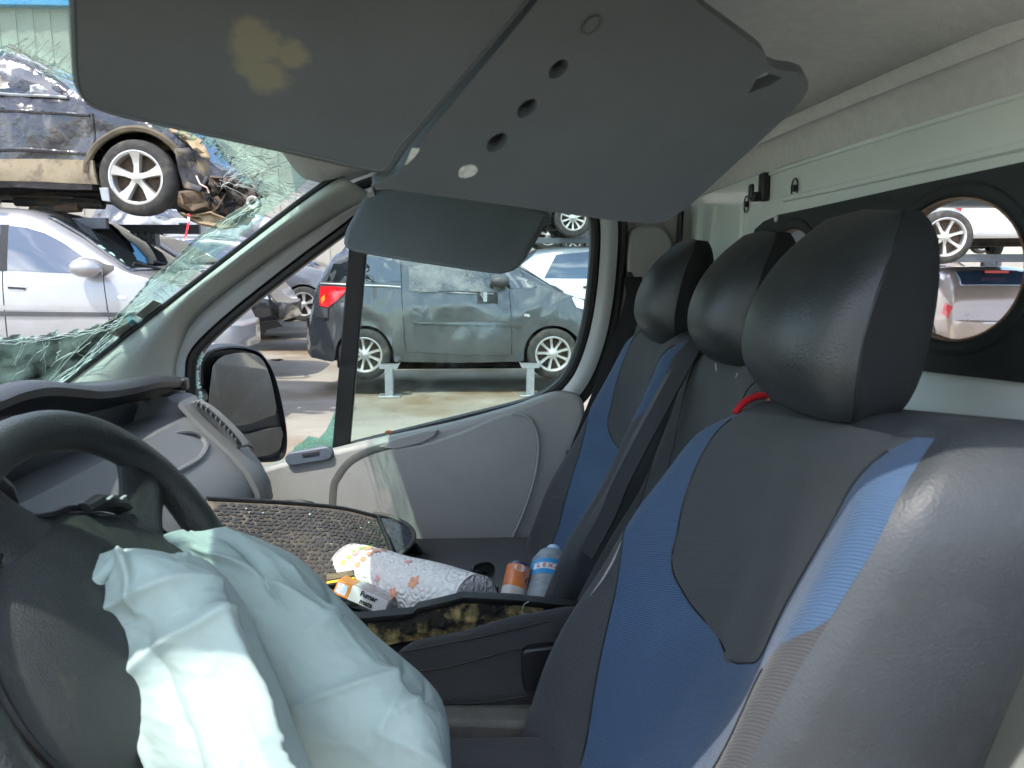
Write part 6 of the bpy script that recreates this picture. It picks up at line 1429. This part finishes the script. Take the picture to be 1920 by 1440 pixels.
# on top of the white car: two wrecks whose wheels show under the visor
c = plain_car('stacked_wreck', 'dark wreck with pale alloy wheels stacked over the white hatchback', (P(1075, 487, Y=12.3).x + 1.2, 13.2, 1.95), 0, bk_p, group='wrecks stacked high', nsp=10, style='thin', dent=.04, seed=8)
plain_car('stacked_wreck', 'dark wreck with a five spoke wheel, stacked behind the white hatchback', (P(1028, 487, Y=15.6).x + 1.2, 16.5, 1.78), 0, gb, group='wrecks stacked high', nsp=5, dent=.04, seed=5)
beam((.2, 12.6, 1.90), (6.5, 12.6, 1.90), .09, .08, 'pale rack beam above the white hatchback roof')
# heap of crushed cars between the mirror and the grey hatchback
for k, (px, Y, z, sd, lab, pm) in enumerate(((545, 15.5, .25, 1, 'crushed black wreck on the ground left of the grey hatchback', bk_p), (500, 18.5, .2, 5, 'crushed grey wreck far behind the black car nose', gb), (560, 16.5, 1.5, 3, 'crushed pale wreck lying on top of the black one', silver), (480, 17.5, 1.55, 7, 'mangled grey wreck at the back of the heap', gb))):
    plain_car('crushed_wreck', lab, (P(px, 487, Y=Y).x - 1.75, Y + .9, z), .06 * (k - 1), pm, group='crushed wrecks in a heap', dent=.11, seed=sd, wheels=(k % 2 == 0), lights=False)
# row of cars seen through the round opening in the bulkhead, tails toward us
def tail_car(name, label, px, Y, z, paint, rz, group, glass=None, **k):
    p = P(px, 487, Y=Y); d = Vector((math.cos(rz), math.sin(rz), 0)); ctr = Vector((p.x, Y, z)) + d * 1.95
    return plain_car(name, label, ctr, rz, paint, group=group, glass=glass, **k)
gr_ = 'cars seen through the bulkhead opening'
c = tail_car('taupe_hatchback', 'taupe hatchback seen from behind through the bulkhead opening', 1885, 12.0, .0, br, R(74), gr_, glass=CGB)
q = MB(); q.box((-1.62, 0, 1.40), (.06, .35, .04)); q.build('brake_light', CR, c.r)
q = MB(); q.box((-2.02, .0, .55), (.015, .50, .11)); q.build('number_plate', mat('blue_white_plate', (.62, .66, .72), .4), c.r)
tail_car('white_estate', 'white car with dark windows left of the taupe hatchback', 1740, 13.0, .0, wh, R(76), gr_)
c = tail_car('white_off_roader', 'white car on the upper rack with its tyre and number plate showing', 1890, 11.4, 1.66, wh, R(72), gr_, L=4.3)
pl = MB(); 
q = MB(); q.box((-2.24, .0, .62), (.015, .52, .11)); npl = q.build('number_plate', mat('white_number_plate', (.70, .70, .62), .4), c.r)
lettering('CA 037 AV', .085, frame4((-2.2495, 0, .62), Vector((0, -1, 0)), Vector((0, 0, 1))), ink, npl, bold=.001)
make_wheel(empty('spare', (0, 0, 0)), (0, 0, 0)) if False else None
sw_ = empty('loose_alloy_wheel', P(1768, 445, Y=11.0)); tag(sw_, 'dusty multi spoke alloy wheel hanging left of the white off-roader', 'wheel')
w_ = make_wheel(sw_, (0, 0, 0), .38, .22, 7, 'thin', -1, .72); w_.rotation_euler = (0, 0, R(-12))
beam((4.2, 11.5, 1.62), (10.5, 11.5, 1.62), .12, .08, 'pale grey rack beam carrying the white off-roader')
rack_post(1858, 14.6, 1.6, .4, 'broad dark rack post between the white off-roader and the taupe hatchback')
# far row and the shed closing the view
cols = [gb, wh, bl, bk_p, silver, rdp, br]
labs = ['far parked car in dark grey at the left of the back row', 'far white car in the back row', 'far faded blue car in the back row', 'far black car in the back row', 'far silver car in the back row', 'far dull red car in the back row', 'far taupe car in the back row']
proto = None
for k in range(7):
    plain_car('far_car', labs[k], (-13.5 + 4.4 * k, 21.5 + .4 * (k % 2), .15), 0, cols[k], group='back row of the yard', seed=k, dent=.01, glass=CGB if k % 2 else CG)
labs2 = ['stacked far wreck above the dark grey car of the back row', 'stacked far wreck above the white car of the back row', 'stacked far wreck above the blue car of the back row', 'stacked far wreck above the black car of the back row', 'stacked far wreck above the silver car of the back row', 'stacked far wreck above the red car of the back row', 'stacked far wreck above the taupe car of the back row']
for k in (0, 3, 4, 5, 6):
    plain_car('far_wreck', labs2[k], (-13.9 + 4.4 * k, 21.6, 1.75), 0, cols[(k * 3 + 2) % 7], group='upper back row of the yard', seed=k + 9, dent=.06, lights=False)
def shed():
    root = empty('warehouse', (-9, 30, 0)); tag(root, 'beige warehouse with a blue fascia behind the stacked cars', 'building')
    wl = mat('beige_cladding', (.34, .32, .28), .8, var=.08, vs=1); bf = mat('blue_fascia_sheet', (.06, .27, .55), .4, var=.08)
    q = MB()
    for k in range(90): q.box((-13 + .3 * k, .03 * (k % 2), 5.22), (.3, .3, 10.44))
    q.build('wall', wl, root, smooth=False)
    q = MB(); q.box((.5, -.25, 11.05), (28, .5, 1.25)); q.build('fascia', bf, root, bevel=.03)
    q = MB(); q.box((.5, 5, 11.6), (28, 10, .3)); q.build('roof', mat('grey_roof_sheet', (.3, .32, .33), .5), root)
shed()
# tyre lying near the silver bumper
tr_ = empty('discarded_tyre', (P(372, 487, Y=6.0).x, 6.0, .11)); tag(tr_, 'muddy loose tyre on the ground under the silver bumper', 'tyre')
q = MB(); q.lathe([(.20, -.09), (.27, -.10), (.31, -.07), (.325, 0), (.31, .07), (.27, .10), (.20, .09), (.19, 0)], (0, 0, 0), (0, 0, 1), 36, True); q.build('tyre_carcass', CT, tr_)
for k, (px, py) in enumerate(((515, 633), (520, 676), (575, 705), (430, 690))):
    p = P(px, py, Z=.01); q = MB(); q.ico(p + Vector((0, 0, .015)), .09 if k < 2 else .05, (1, .5, .12), .8, 2); tag(q.build('debris_scrap', CK), ('dark scrap of plastic on the ground below the black car nose', 'long dark scrap of plastic on the concrete above the mirror', 'small dark scrap right of the mirror', 'small dark scrap behind the mirror housing')[k], 'scrap', 'scraps on the concrete')
for o in bpy.data.objects:
    if o.get('_world') is not None: del o['_world']
